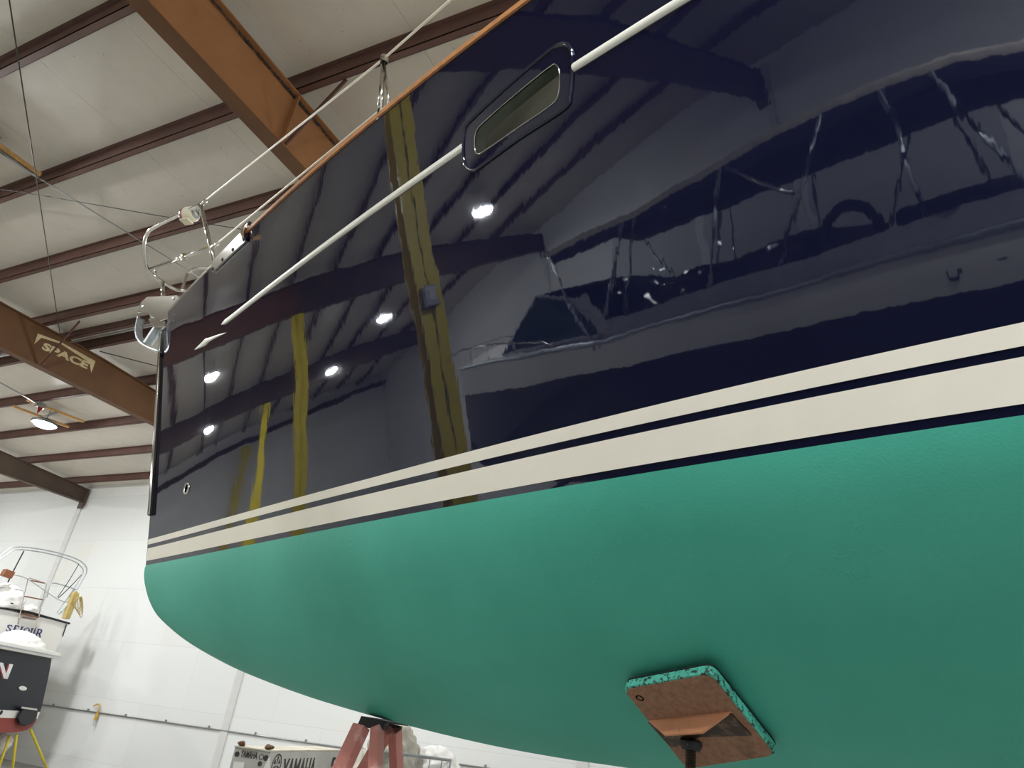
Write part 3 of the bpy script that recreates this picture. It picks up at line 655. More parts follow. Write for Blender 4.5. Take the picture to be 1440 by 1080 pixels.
# anchor roller
ar = None
pw = [(194, 440), (200, 425), (208, 418), (250, 416), (262, 428), (240, 448), (226, 452), (206, 440)]
ar = MB().prism([at_b(p, .05) for p in pw], ND*-.008).build('anchor_roller', M['steel'], boat, bevel=.002)
o_ = MB().prism([at_b(p, .05)+ND*.1 for p in pw], ND*.008).build('cheek', M['steel'], ar, bevel=.002)
MB().prism([at_b(p, .05) for p in [(208, 419), (250, 417.5), (262, 421), (230, 428)]], ND*.1).build('top_plate', M['steel'], ar)
for p in ((202, 432.5), (245, 420.5)): MB().lathe(at_b(p, .05), -ND, [(.006, .012), (.012, .011), (.014, .004), (.014, 0)], 10).build('bolt', M['steel_dull'], ar)
MB().prism([at_b(p, .045) for p in [(208, 449), (213, 447), (232, 447), (233, 460), (216, 460)]], ND*.09).build('lower_block', M['steel'], ar, bevel=.003)
MB().tube([at_b((216, 441), 0), at_b((236, 446), 0)], .035, 14).build('roller', M['steel_dull'], ar, smooth=True, auto=40)
MB().tube([at_b((224, 459), 0), at_b((207, 484), 0)], .034, 16).build('shank', M['steel_dull'], ar, smooth=True, auto=40)
hp = spline([at_b(p, 0) for p in [(197.5, 448), (194.5, 462), (195, 474), (200, 484), (210, 491), (218, 494.5), (226, 497)]], 5)
m = MB(); m.grid([[p+ND*w for w in (-.03, -.012, .012, .03)] for p in hp]); hk = m.build('guard_strap', M['steel_dull'], ar, smooth=True)
sd = hk.modifiers.new('thick', 'SOLIDIFY'); sd.thickness = .012

# ------------------------------------------------------------------ stands under the sailboat
def hitb(px, g=(3., .5)):
    s, w = g; px = np.array(px, float)
    for _ in range(80):
        f = lambda a, b: proj(glob(PB(a, b)))
        e = f(s, w)-px; h = 1e-3
        J = np.array([(f(s+h, w)-f(s-h, w))/(2*h), (f(s, w+h)-f(s, w-h))/(2*h)]).T
        d = np.clip(np.linalg.solve(J, -e), -.2, .2); s += d[0]; w = min(.98, max(.02, w+d[1]))
        if abs(e).max() < 1e-2: break
    return s, w
s, w = hitb((985, 1010)); PC = glob(PB(s, w)); h = .05
PN = nrm(np.cross(glob(PB(s+h, w))-glob(PB(s-h, w)), glob(PB(s, w+h))-glob(PB(s, w-h))))
if PN[2] > 0: PN = -PN
base = PC+PN*.012; face = PC+PN*.037
def padp(p, pt=face): return on_plane(p, pt, PN)
corner = [(873.5, 968), (1000, 945), (1094, 1063), (966, 1083)]
A, Bq, C, D = [padp(p) for p in corner]
cen = (A+Bq+C+D)/4; ex = nrm((Bq-A)+(C-D)); ey = nrm((D-A)+(C-Bq)); ey = nrm(ey-ex*(ey @ ex)*.5)
print('PAD', np.linalg.norm(Bq-A), np.linalg.norm(D-A), np.linalg.norm(C-Bq), 'dot', nrm(Bq-A) @ nrm(D-A), 'n', PN, 'pos', PC, s, w)
js = thing('jack_stand', 'steel jack stand with worn plywood pad pressed against green bottom', 'jack stand', (PC[0]-.05, PC[1], 0))
def rounded(q, r=.028, n=5):
    out = []
    for i in range(4):
        p0, p1, p2 = q[i-1], q[i], q[(i+1) % 4]; a = p1+nrm(p0-p1)*r; b = p1+nrm(p2-p1)*r
        for k in range(n+1):
            t = k/n; out.append((1-t)**2*a+2*t*(1-t)*p1+t*t*b)
    return out
rp = rounded([A, Bq, C, D])
pm = MB().prism([p-PN*.001 for p in rp], -PN*.024).build('pad_board', M['pad_edge'], js, bevel=.003)
inn = rounded([cen+(p-cen)*.965 for p in (A, Bq, C, D)])
MB().prism(inn, PN*.0015).build('pad_face', M['ply'], pm)
MB().prism([p-PN*.025 for p in rounded([cen+(p-cen)*1.0 for p in (A, Bq, C, D)])], -PN*.004).build('pad_lining', M['black_rubber'], pm)
hc = padp((900, 981)); MB().lathe(hc+PN*.0018, PN, [(0, .012), (.0005, .008), (-.004, .007), (-.004, 0)], 14).build('bolt_hole', M['hole_black'], pm)
# angle bracket: a flat gusset standing off the pad
g1, g2 = padp((910.5, 1012.5)), padp((1029, 999)); out = PN
gx = nrm(g2-g1); gl = np.linalg.norm(g2-g1)
def seg(px):                                        # gusset plane: contains g1-g2 and leans out from the pad
    return on_plane(px, g1, nrm(np.cross(gx, nrm(PN+ey*.25))))
gp = [g1, g2, seg((987, 1030)), seg((934, 1033.5))]
MB().prism(gp, nrm(np.cross(gx, PN))*.007).build('bracket', M['bracket'], js, bevel=.0015)
MB().prism([padp(p)+PN*.0015 for p in [(912, 1014), (1028, 1001), (1057, 1032), (985, 1034), (945, 1050)]], PN*.004).build('bracket_plate', M['screw'], js)
sc_top = padp((972, 1042))+PN*.004
sc_dir = nrm(V(sc_top[0]-.06, sc_top[1]+.03, 0.)-sc_top); foot = V(sc_top[0]-.03, sc_top[1]+.02, .55)
sc_dir = nrm(foot-sc_top); 
zz = []; L_ = np.linalg.norm(foot-sc_top); nT = 90
prof = []
for i in range(nT):
    h_ = .02+i*(.45/nT); prof += [(h_, .0125), (h_+.0017, .0152), (h_+.0034, .0152), (h_+.0047, .0125)]
scr = MB().lathe(sc_top, sc_dir, [(0, .0)]+[(0, .0125)]+prof+[(.47, .0125)], 14).build('screw_shaft', M['screw'], js, smooth=True, auto=50)
MB().lathe(sc_top, sc_dir, [(-.002, .0), (-.002, .03), (.008, .03), (.02, .024), (.02, 0)], 18).build('swivel_collar', M['black_tape'], scr, smooth=True, auto=40)
pt_ = sc_top+sc_dir*.42
MB().tube([pt_, foot], .03, 14).build('tube', M['screw'], js, smooth=True, auto=40)
hub = foot
for k in range(3):
    a = 2*math.pi*k/3+.5; e = V(foot[0]+.38*math.cos(a), foot[1]+.38*math.sin(a), .02)
    MB().tube([pt_+sc_dir*.1, e], .017, 10).build('leg', M['screw'], js, smooth=True)
    MB().box((e[0]-.05, e[1]-.05, 0), (e[0]+.05, e[1]+.05, .012)).build('foot', M['screw'], js)

# red keel stand under the forefoot
kt = loc_(at_b((533, 1010), 0)); t_ = kt[0]
def cl(t, b, z): return glob(V(t, b, z-.65-CZ))     # world height z
ztp = ZW+zk(t_)-.002
rs_ = thing('boat_stand', 'faded red steel stand with black rubber top under the forefoot of hull', 'boat stand', (cl(t_, 0, 0)[0], cl(t_, 0, 0)[1], 0))
pt = [at_b(p, .07) for p in [(507, 1003), (541, 1012), (538, 1018), (503, 1014)]]
za = ztp-.055
m = MB(); m.prism([at_b(p, .05) for p in [(508, 1003), (541.5, 1011), (538, 1022), (502.5, 1017)]], ND*.025)
m.prism([at_b(p, -.09) for p in [(541, 1011), (563, 1016.5), (561, 1024), (539, 1020)]], ND*.02)
m.prism([at_b(p, .05) for p in [(508, 1002), (541.5, 1010), (541, 1012), (508, 1004)]], ND*.16)
m.v = [(a, b, c-.012) for a, b, c in m.v]; m.build('rubber_top', M['black_tape'], rs_, bevel=.003)
def leg(p0, p1, b0, b1, w, d=.045):
    P0, P1 = at_b(p0, b0), at_b(p1, b1); dirn = nrm(P1-P0); end = P1+dirn*((0-P1[2])/dirn[2])
    MB().bar(P0, end, d, w, CD).build('leg', M['red_stand'], rs_, bevel=.004)
leg((508.5, 1021), (481, 1080), .05, .10, .062); leg((530.5, 1025), (528, 1080), .05, .12, .042)
leg((546, 1025), (514, 1080), -.04, -.10, .05); leg((555.5, 1027), (557.5, 1080), -.07, -.14, .040)
q = cl(t_, 0, 0)
for b_ in (.3, -.3): MB().bar(cl(t_-.3, b_, .3), cl(t_+.3, b_, .3), .04, .04).build('crossbar', M['red_stand'], rs_)

# ------------------------------------------------------------------ stored goods by the far wall
def crate(p_corner, d, e1, e2, L1, L2_, label, hz=None):
    pass
K = EYE+(lambda v: v*(7.9/np.hypot(v[0], v[1])))(nrm(ray((381, 1057.5))))
ca_ = math.radians(21); e1 = V(math.cos(ca_), math.sin(ca_), 0); e2 = V(-math.sin(ca_), math.cos(ca_), 0)
ztop_ = K[2]
cr = thing('outboard_carton', 'dusty grey printed motor carton with YAMAHA lettering standing under the bow', 'carton', (K[0], K[1], 0))
nf1 = -e2; nf2 = -e1
def F1(px): return on_plane(px, K, nf1)+nf1*.002
def F2(px): return on_plane(px, K, nf2)+nf2*.002
W1 = (F1((480, 1060))-K) @ e1+.12; W2 = (F2((330, 1051))-K) @ e2
print('CARTON', W1, W2, ztop_)
pts = [K, K+e1*W1, K+e1*W1+e2*W2, K+e2*W2]
MB().prism([V(p[0], p[1], 0) for p in pts], (0, 0, ztop_-.0)).build('box_body', M['carton'], cr, bevel=.006)
m = MB(); m.prism([p+V(0, 0, .001)+(p-sum(pts)/4)*.01 for p in pts], (0, 0, .012)); m.build('top_flap', M['carton_top'], cr)
a0, a1 = F1((400, 1066)), F1((445, 1069)); zt_l = a0[2]
text_mesh('YAMAHA', V(a0[0], a0[1], zt_l-.24), e1, V(0, 0, 1), .235, (a1-a0) @ e1, .002, .02).build('front_lettering', M['ink'], cr)
c = F1((388.5, 1076)); rr = .075; tm = MB()
rx = (F1((395, 1076))-c) @ e1
def E_(a, q): return c+e1*rx*q*math.cos(a)+V(0, 0, rr*q*math.sin(a)*1.35)
tm.grid([[E_(a, q) for q in (.84, 1)] for a in np.linspace(0, 2*math.pi, 31)])
for a0_ in (90, 210, 330):
    a = math.radians(a0_); tm.prism([E_(a-.5, .12), E_(a-.18, .8), E_(a+.18, .8), E_(a+.5, .12)], nf1*.001)
for a0_ in (30, 150, 270):
    a = math.radians(a0_); tm.prism([E_(a, .25), E_(a-.35, .75), E_(a+.35, .75)], nf1*.001)
tm.build('front_emblem', M['ink'], cr)
g = MB(); g.prism([F1(p) for p in [(465, 1078), (467.5, 1078), (471, 1065), (468, 1065)]], nf1*.001); g.prism([F1(p) for p in [(468.4, 1065), (476, 1066), (476, 1069), (468.4, 1068)]], nf1*.001); g.build('front_letter', M['ink'], cr)
b0, b1_ = F2((337.5, 1064.5)), F2((361, 1068)); 
text_mesh('YAMAHA', b0, -e2, V(0, 0, 1), .062, (b0-b1_) @ e2, .002, .012).build('side_lettering', M['ink'], cr)
def disc(px, r, hole=0.):
    c = F2(px); m = MB()
    if hole: m.grid([[c+e2*q*math.cos(a)+V(0, 0, q*math.sin(a)) for q in (hole, r)] for a in np.linspace(0, 2*math.pi, 21)])
    else: m.prism([c+e2*r*math.cos(a)+V(0, 0, r*math.sin(a)) for a in np.linspace(0, 2*math.pi, 17)[:-1]], nf2*.001)
    m.build('side_symbol', M['ink'], cr)
disc((333.5, 1060.5), .024); disc((374, 1066), .026); disc((365.5, 1074), .022); disc((367.5, 1064.5), .026, .019)
MB().prism([F2(p) for p in [(329, 1070.5), (344, 1072), (342, 1083), (327, 1083)]], nf2*.002).build('paper_label', M['white_cloth'], cr)
MB().prism([F2(p) for p in [(378.5, 1064), (380, 1068), (379.5, 1084), (369, 1084)]], nf2*.003).build('torn_wrap', M['white_cloth'], cr)
def lump(c, rad, seed, amp=.18, fr=5., name='', mat=None, parent=None, nth=96, nph=56, folds=.03):
    r_ = np.random.default_rng(seed); ph = r_.uniform(0, 6.28, 12); P = []
    for i in range(nph):
        th = math.pi*(i+.0)/(nph-1); row = []
        for j in range(nth):
            a = 2*math.pi*j/nth
            d = V(math.sin(th)*math.cos(a), math.sin(th)*math.sin(a), math.cos(th))
            s = 1+amp*math.sin(2*a+ph[0])*math.sin(th)+amp*.6*math.sin(3*th+ph[1]+a)+folds*math.sin(fr*2*a+3*math.sin(3*th+ph[3])+ph[2])*math.sin(th)+folds*(.7*math.sin(fr*3*th+4*a+ph[4])+.5*abs(math.sin(fr*2.5*th-6*a+2.5*math.sin(2*a+ph[5])+ph[6]))+.12*math.sin(fr*5*a+6*math.sin(4*th+ph[7])))*math.sin(th)
            row.append(np.asarray(c)+d*np.asarray(rad)*s)
        P.append(row)
    return MB().grid(P, closed_v=True).build(name, mat, parent, smooth=True)
for (nm, px, dist, rad, seed, lab) in (('rusty_scrap', (333, 1048), 8.3, (.035, .05, .025), 3, 'small brown rusty scrap on left rear corner of the carton top'), ('rusty_scrap', (383, 1056), 7.95, (.04, .045, .022), 5, 'brown rusty scrap on near corner of the carton top')):
    dv = nrm(ray(px)); c = EYE+dv*(dist/np.hypot(dv[0], dv[1])); c[2] = ztop_+.035
    if seed == 3: c = K+e2*(W2-.04)+e1*.05; c[2] = ztop_+.034
    if seed == 5: c = K+e1*.06+e2*.05; c[2] = ztop_+.036
    tag(lump(c, rad, seed, .2, 4, nm, M['beam_brown']), lab, 'scrap')
# cage cart and bundles
def at_d(px, d): v = nrm(ray(px)); return EYE+v*(d/np.hypot(v[0], v[1]))
ca = thing('cage_cart', 'galvanised tube cart holding sail bundles behind the red stand', 'cart', tuple(at_d((585, 1090), 9.2)*V(1, 1, 0)))
cz = at_d((585, 1063), 9.2)[2]
c0, c1 = at_d((530, 1057), 9.2), at_d((634, 1069.5), 9.2); c0[2] = c1[2] = cz
bk = nrm(V(c1[1]-c0[1], -(c1[0]-c0[0]), 0)); bk = bk if bk @ V(.7, .7, 0) > 0 else -bk
c2, c3 = c1+bk*.75, c0+bk*.75
MB().tube([c0, c1, c2, c3], .016, 8, closed=True).build('top_rail', M['cage'], ca)
MB().tube([q*V(1, 1, 0)+V(0, 0, .14) for q in (c0, c1, c2, c3)], .016, 8, closed=True).build('bottom_rail', M['cage'], ca)
for (a, b) in ((c0, c1), (c1, c2), (c3, c0), (c2, c3)):
    for u in (0, .18, .36, .54, .72, .88):
        p = a+(b-a)*u; MB().tube([V(p[0], p[1], .14), p], .008, 6).build('bar', M['cage'], ca)
pb = [q*V(1, 1, 0)+V(0, 0, .14) for q in (c0, c1, c2, c3)]
MB().prism(pb, (0, 0, .02)).build('tray', M['cage'], ca)
for p in (c0, c1, c2, c3): MB().lathe(V(p[0], p[1], .06), bk, [(-.02, .0), (-.02, .06), (.02, .06), (.02, 0)], 14).build('wheel', M['black_rubber'], ca)
b1 = (c0+c3)/2+(c1-c0)*.2; 
tag(lump(V(b1[0], b1[1], cz-.02), (.31, .32, .37), 11, .1, 4, 'sail_bundle', M['sail_grey'], folds=.075), 'crumpled grey sailcloth bundle piled in the cage cart', 'bundle', None)
b2 = (c0+c3)/2+(c1-c0)*.83
tag(lump(V(b2[0], b2[1], cz-.14), (.22, .28, .26), 21, .1, 4, 'cloth_bundle', M['white_cloth'], folds=.045), 'white cloth bundle in right half of the cage cart', 'bundle', None)
b3 = at_d((508, 1060), 11.2)
tag(lump(V(b3[0], b3[1], .66), (.24, .24, .66), 31, .05, 5, 'bagged_sail', M['sail_grey'], folds=.04), 'upright pale grey sail bag standing right of the carton', 'bag', None)

# ------------------------------------------------------------------ white sailboat by the far wall
YS = 15.7
def S(px, dy=0.): return at_y(px, YS+dy)
ctr = S((33, 870)); XC = ctr[0]
sj = thing('sailboat', 'white sailboat with blue SEJOUR lettering on its stern beside far wall', 'sailboat', (XC, YS+2.5, 0))
rt = S((97, 876)); hw = rt[0]-XC; zt = rt[2]; zl = S((0, 856))[2]
ztop_c = (S((33, 859))[2])
def sect(u, y, w, zt, zb): return V(XC+u*w, y, zt)
stn = [(YS, hw, zt, 1.15, .62), (YS+1.2, hw*1.13, zt+.0, .95, .55), (YS+3, hw*1.2, zt+.06, .8, .5), (YS+5, hw*1.0, zt+.16, .8, .4), (YS+6.6, hw*.55, zt+.28, .95, .25), (YS+7.6, hw*.04, zt+.38, 1.5, .05)]
prof_ = []
for (y, w, z1, z0, kk_) in stn:
    row = []
    for a in np.linspace(-1, 1, 25):
        q = abs(a); sgn = 1 if a >= 0 else -1
        if q > .55: u = (q-.55)/.45; row.append(V(XC+sgn*w*(.92+.08*u), y, z0+(.52*(z1-z0))+.48*(z1-z0)*u))
        else:
            u = q/.55; row.append(V(XC+sgn*w*.92*math.sin(u*math.pi/2), y, z0+.52*(z1-z0)*(1-math.cos(u*math.pi/2))))
    prof_.append(row)
m = MB(); m.grid(prof_); m.f.append(tuple(range(25))); m.build('hull', M['white_hull'], sj, smooth=True, auto=50)
MB().grid([[V(XC-w*.99, y, z1), V(XC, y, z1+.07), V(XC+w*.99, y, z1)] for (y, w, z1, z0, k_) in stn]).build('deck', M['white_hull'], sj)
MB().tube([V(XC-hw-.01, YS-.015, zt-.01), V(XC, YS-.02, ztop_c-.0), V(XC+hw+.01, YS-.015, zt-.01)] , .02, 8).build('rub_strip', M['black_rubber'], sj)
keel_ = [V(XC-.12, YS+2.2, 1.0), V(XC-.12, YS+4.2, 1.0), V(XC-.12, YS+3.9, .02), V(XC-.12, YS+2.6, .02)]
MB().prism(keel_, (.24, 0, 0)).build('keel', M['red_bottom'], sj)
# serif lettering
def serif(word, strokes):
    pass
LET = {'S': [((.85, .82), (.6, .98)), ((.6, .98), (.25, .92)), ((.25, .92), (.15, .72)), ((.15, .72), (.8, .32)), ((.8, .32), (.7, .1)), ((.7, .1), (.4, .02)), ((.4, .02), (.12, .2))],
       'E': [((.2, 0), (.2, 1)), ((.05, 0), (.8, 0)), ((.05, 1), (.8, 1)), ((.2, .5), (.6, .5)), ((.8, 0), (.82, .2)), ((.8, 1), (.8, .82))],
       'J': [((.55, 1), (.55, .15)), ((.55, .15), (.35, 0)), ((.35, 0), (.12, .1)), ((.35, 1), (.78, 1))],
       'O': [((.5, 1), (.15, .75)), ((.15, .75), (.15, .25)), ((.15, .25), (.5, 0)), ((.5, 0), (.85, .25)), ((.85, .25), (.85, .75)), ((.85, .75), (.5, 1))],
       'U': [((.2, 1), (.2, .2)), ((.2, .2), (.45, 0)), ((.45, 0), (.7, .2)), ((.7, .2), (.7, 1)), ((.02, 1), (.38, 1)), ((.55, 1), (.85, 1))],
       'R': [((.2, 0), (.2, 1)), ((.05, 0), (.4, 0)), ((.05, 1), (.6, 1)), ((.6, 1), (.78, .75)), ((.78, .75), (.6, .5)), ((.6, .5), (.2, .5)), ((.5, .5), (.85, 0)), ((.75, 0), (.95, 0))]}
m = MB()
for ch, px0, px1 in (('S', (6.5, 887), (15.5, 879)), ('E', (17, 888), (24, 880.5)), ('J', (23.5, 889.5), (31, 882)), ('O', (30.5, 891), (40, 883)), ('U', (40, 893), (48.5, 884.5)), ('R', (48.5, 894.5), (57.5, 885.5))):
    a, b = S(px0), S((px1[0], px0[1]+(px1[0]-px0[0])*.18)); tp = S(px1); H = max(.12, tp[2]-b[2])
    for (p, q) in LET[ch]:
        P = a+(b-a)*p[0]+V(0, -.004, H*p[1]); Q = a+(b-a)*q[0]+V(0, -.004, H*q[1]); m.bar(P, Q, .006, .03 if abs(p[0]-q[0]) < abs(p[1]-q[1]) else .018, V(1, 0, .3))
m.build('name_lettering', M['letter_blue'], sj)
def T(name, pxs, r, mat, dy=0., n=6, parent=None):
    return MB().tube(spline([S(p, d) if not isinstance(d, tuple) else S(p) for p, d in zip(pxs, dy if hasattr(dy, '__len__') else [dy]*len(pxs))], n), r, 8).build(name, mat, parent or sj, smooth=True)
pu = T('stern_rail', [(-30, 800), (-8, 787), (5, 778), (18, 770), (40, 770), (75, 776), (105, 785), (118, 793), (122, 803), (115, 818), (100, 842), (86, 862)], .013, M['steel_dull'], .1)
T('rail_tube', [(-30, 804), (-8, 791), (6, 782), (20, 774), (40, 774), (75, 780), (103, 789), (113, 796), (117, 804), (110, 818), (97, 838), (80, 862)], .012, M['steel_dull'], .12, parent=pu)
T('rail_tube', [(66, 840), (70, 824), (76, 820), (92, 824), (107, 829)], .012, M['steel_dull'], .1, parent=pu)
T('rail_tube', [(62, 838), (60, 845), (52, 860)], .010, M['steel_dull'], .1, parent=pu)
T('rail_tube', [(15, 808), (38, 814), (80, 842), (100, 848)], .009, M['steel_dull'], .1, parent=pu)
T('rail_tube', [(-10, 826), (32, 831), (24, 850)], .008, M['steel_dull'], .1, parent=pu)
T('rail_tube', [(105, 828), (96, 848), (82, 864)], .012, M['steel_dull'], .14, parent=pu)
T('strap', [(33.5, 775), (22, 797), (11, 819)], .013, M['black_rubber'], .1, parent=pu)
T('strap', [(111, 793), (96, 818), (81, 840)], .008, M['black_rubber'], .08, parent=pu)
T('strap', [(115, 808), (98, 826), (82, 841)], .009, M['black_rubber'], .06, parent=pu)
T('strap', [(93.5, 878), (88, 895)], .012, M['black_rubber'], -.01, parent=pu)
c = S((10.5, 807)); MB().obox(c, V(.1, 0, -.012), V(0, .06, 0), V(.012, 0, .07)).build('wooden_box', M['wood'], pu, bevel=.01)
ld = T('boarding_ladder', [(25, 878), (33, 842), (39.5, 815), (43, 813.5), (62, 820), (65, 824), (58, 852), (49, 892)], .011, M['steel'], -.06, 3)
for a, b in (((34.5, 838.5), (60, 843.5)), ((30, 863), (54, 868)), ((44, 816.5), (62, 820))):
    MB().bar(S(a, -.06), S(b, -.06), .05, .022).build('rung', M['wood'], ld, bevel=.004)
MB().bar(S((31, 868), -.05), S((50, 871), -.05), .03, .02).build('fender_board', M['wood'], sj)
q = [S(p, .02) for p in [(90.5, 870), (104, 833), (107, 831), (112, 834), (112, 838), (98.5, 871)]]
lb_ = MB().prism(q, (0, .12, 0)).build('horseshoe_buoy', M['foam_yellow'], sj, bevel=.02)
for k in range(4):
    cx, cy = 109+k*1.6, 849+k*1.5; pts = [S((cx+(6-k*.8)*math.cos(a)*.8, cy+(9+k*2)*math.sin(a)), -.02-k*.012) for a in np.linspace(0, 2*math.pi, 15)[:-1]]
    MB().tube(pts, .009, 6, closed=True).build('rope_coil', M['rope_tan'], lb_, smooth=True)
lump(S((8, 838), .25)+V(0, 0, -.12), (.42, .25, .36), 41, .12, 4, 'sail_cover', M['white_cloth'], sj, folds=.04)
lump(S((43, 856), .15)+V(0, 0, -.05), (.16, .12, .14), 43, .1, 4, 'winch_cover', M['white_cloth'], sj, folds=.03)
for px in ((5.5, 847), (16.5, 848.5)): c = S(px, -.012); MB().obox(c, V(.03, 0, 0), V(0, .01, 0), V(0, 0, .012)).build('fitting', M['black_rubber'], sj)
for sx in (-1, 1):
    e = thing('yellow_boat_stand', 'yellow tripod stand under the white SEJOUR sailboat, %s' % ('wall side' if sx > 0 else 'side toward the dark boat'), 'boat stand', (XC+sx*hw*.7, YS+1.8, 0), 'stands under the white sailboat')
    apex = V(XC+sx*hw*.62, YS+1.8, .9)
    for k in range(3):
        a = 2*math.pi*k/3+.4; MB().tube([apex, V(apex[0]+.22*math.cos(a), apex[1]+.3*math.sin(a), .0)], .018, 8).build('leg', M['yellow_stand'], e)
    MB().obox(apex+V(0, 0, .02), V(.1, 0, 0), V(0, .1, 0), V(0, 0, .015)).build('pad', M['wood'], e)

# ------------------------------------------------------------------ dark boat with white rail
PN2 = nrm(V(.5, -.866, 0)); R0 = V(8.45, 13.15, 1.6); AX = -PN2; WX = V(.866, .5, 0)
def D2(px, d=0.): return on_plane(px, R0+PN2*d, PN2)
db = thing('motorboat', 'dark navy boat stern with white rub rail and letter N, at lower left edge', 'boat', (8.2, 15, 0))
hr = D2((73, 925)); zr = hr[2]
out_r = [D2(p) for p in [(73, 924), (70.5, 940), (67, 957), (62, 980), (57, 1000), (52, 1012), (46, 1021), (36, 1027.5), (22, 1030)]]
cu = (hr+WX*-1.08)                                   # stern centre line
def mirror(P): u = (P-cu) @ WX; return P-WX*2*u
full = out_r+[mirror(p) for p in reversed(out_r)]
Ld = [0, .9, 1.9, 2.9, 3.7]; sc_ = [1, 1.06, 1.0, .72, .06]
zmid = 1.0
rows = []
for l, s_ in zip(Ld, sc_):
    row = []
    for p in full:
        u = (p-cu) @ WX; row.append(cu*V(1, 1, 0)+WX*u*s_+AX*l+V(0, 0, p[2]+(l*.07 if p[2] > .9 else 0)))
    rows.append(row)
def split_z(zlo, zhi, name, mat, off=0.):
    m = MB(); ok = []
    zs_ = np.linspace(zlo, zhi, 12)
    oz = np.array([p[2] for p in out_r]); ou = np.array([(p-cu) @ WX for p in out_r]); o = np.argsort(oz)
    rr = []
    for l, s_ in zip(Ld, sc_):
        w = np.interp(zs_, oz[o], ou[o])*s_+off
        pr = [cu*V(1, 1, 0)+WX*(w_)+AX*l+V(0, 0, z) for w_, z in zip(w, zs_)]; pl_ = [cu*V(1, 1, 0)+WX*(-w_)+AX*l+V(0, 0, z) for w_, z in zip(w, zs_)]
        rr.append(pr[::-1]+pl_)
    m.grid(rr); m.f.append(tuple(range(24))); return m.build(name, mat, db, smooth=True, auto=40)
zbot = out_r[-1][2]; zw1 = D2((52, 1011))[2]; zw2 = D2((55, 1001))[2]
split_z(zw2, zr, 'hull', M['boat_navy']); split_z(zw1, zw2, 'waterline_band', M['white_hull']); split_z(zbot, zw1, 'bottom', M['red_bottom'])
ra, rb_ = D2((83, 919.5), .03), None
rail_c = [cu*V(1, 1, 0)+WX*((hr-cu) @ WX+.09)*q+PN2*(.08-.05*abs(q)**4)+V(0, 0, zr+.04) for q in np.linspace(-1, 1, 15)]
m = MB(); m.grid([[p+d for d in (PN2*.05+V(0, 0, -.055), PN2*.07+V(0, 0, 0.), PN2*.05+V(0, 0, .055), -PN2*.3+V(0, 0, .065), -PN2*.3+V(0, 0, -.05))] for p in rail_c], closed_v=True)
k = len(m.v); m.f += [tuple(range(5)), tuple(range(k-5, k))]; m.build('rub_rail', M['white_hull'], db, bevel=.01)
MB().tube([p+PN2*.068+V(0, 0, -.005) for p in rail_c], .012, 6).build('rail_insert', M['steel_dull'], db)
MB().prism([cu*V(1, 1, 0)+WX*u+AX*l+V(0, 0, zr+.02) for u, l in ((-1.05, .02), (1.05, .02), (1.08, 1.9), (.7, 2.9), (-.7, 2.9), (-1.08, 1.9))], (0, 0, .03)).build('deck', M['white_hull'], db)
# letter N with red shade
def nlet(dx, d, mat, name):
    m = MB(); pr = lambda p: D2((p[0]+dx, p[1]), d)
    m.prism([pr(p) for p in [(18.5, 934.5), (13.5, 933.5), (6.5, 954), (10.5, 955)]], PN2*.002)
    m.prism([pr(p) for p in [(-1, 931.5), (4.5, 932.2), (10.5, 955), (5.5, 954.3)]], PN2*.002)
    m.prism([pr(p) for p in [(-3, 931), (1.5, 931.6), (-5.5, 953.5), (-10, 952.5)]], PN2*.002)
    return m.build(name, mat, db)
nlet(0, .008, M['letter_white'], 'letter'); nlet(-2.2, .004, M['letter_red'], 'letter_shade')
ov = [D2((31.5+5.6*math.cos(a), 967.8+3.2*math.sin(a)+.25*5.6*math.cos(a)*.3), .004) for a in np.linspace(0, 2*math.pi, 21)[:-1]]
MB().prism(ov, PN2*.012).build('exhaust_flap', M['white_hull'], db, bevel=.004)
pdp = [D2(p, .03) for p in [(30, 995), (50, 998.5), (47.5, 1010), (42, 1017.5), (33, 1020.5), (24, 1017), (22, 1010)]]
tb = MB().prism(pdp, PN2*.05).build('trim_tab', M['black_rubber'], db, bevel=.012)
MB().prism([D2(p, .08) for p in [(30.5, 993.5), (51, 996.5), (50.5, 999), (30, 996.2)]], PN2*.02).build('hinge', M['steel'], tb)
MB().lathe(D2((1.5, 1002), .005), PN2, [(0, .035), (.01, .03), (.01, 0)], 14).build('drain_plug', M['black_rubber'], db)
cc = D2((28, 905), -.45); lump(V(cc[0], cc[1], zr+.02), (.42, .36, .33), 52, .07, 6, 'cockpit_cover', M['white_cloth'], db, folds=.035)
fl = lambda p: p*V(1, 1, 0)
for k, (ap, feet) in enumerate((((41, 1024), [(66, 1080), (-10, 1085), (17, 1082)]),)):
    e = thing('yellow_boat_stand', 'yellow tubular tripod stand under the dark boat at lower left corner', 'boat stand', tuple(fl(D2((30, 1060), -.2))), 'stands under the dark boat')
    def foot_at(px, d):
        P = D2(px, d); return P
    A1 = D2((43, 1026), -.05); F1 = D2((66, 1081), -.05); F1 = A1+(F1-A1)*((A1[2]-.02)/(A1[2]-F1[2]))
    A2 = D2((23.5, 1033), -.05); F2_ = D2((17.5, 1081), -.05); F2_ = A2+(F2_-A2)*((A2[2]-.02)/(A2[2]-F2_[2]))
    A3 = D2((14, 1034), -.1); F3_ = D2((0, 1074), -.1); F3_ = A3+(F3_-A3)*((A3[2]-.02)/(A3[2]-F3_[2]))
    for a, f in ((A1, F1), (A2, F2_), (A3, F3_)): MB().tube([a, f], .022, 10).build('leg', M['yellow_stand'], e, smooth=True)
    hb = lambda a, f: a+(f-a)*((a[2]-.21)/(a[2]-f[2]))
    MB().tube([hb(A1, F1), hb(A2, F2_), hb(A3, F3_)], .018, 8).build('base_rail', M['yellow_stand'], e)
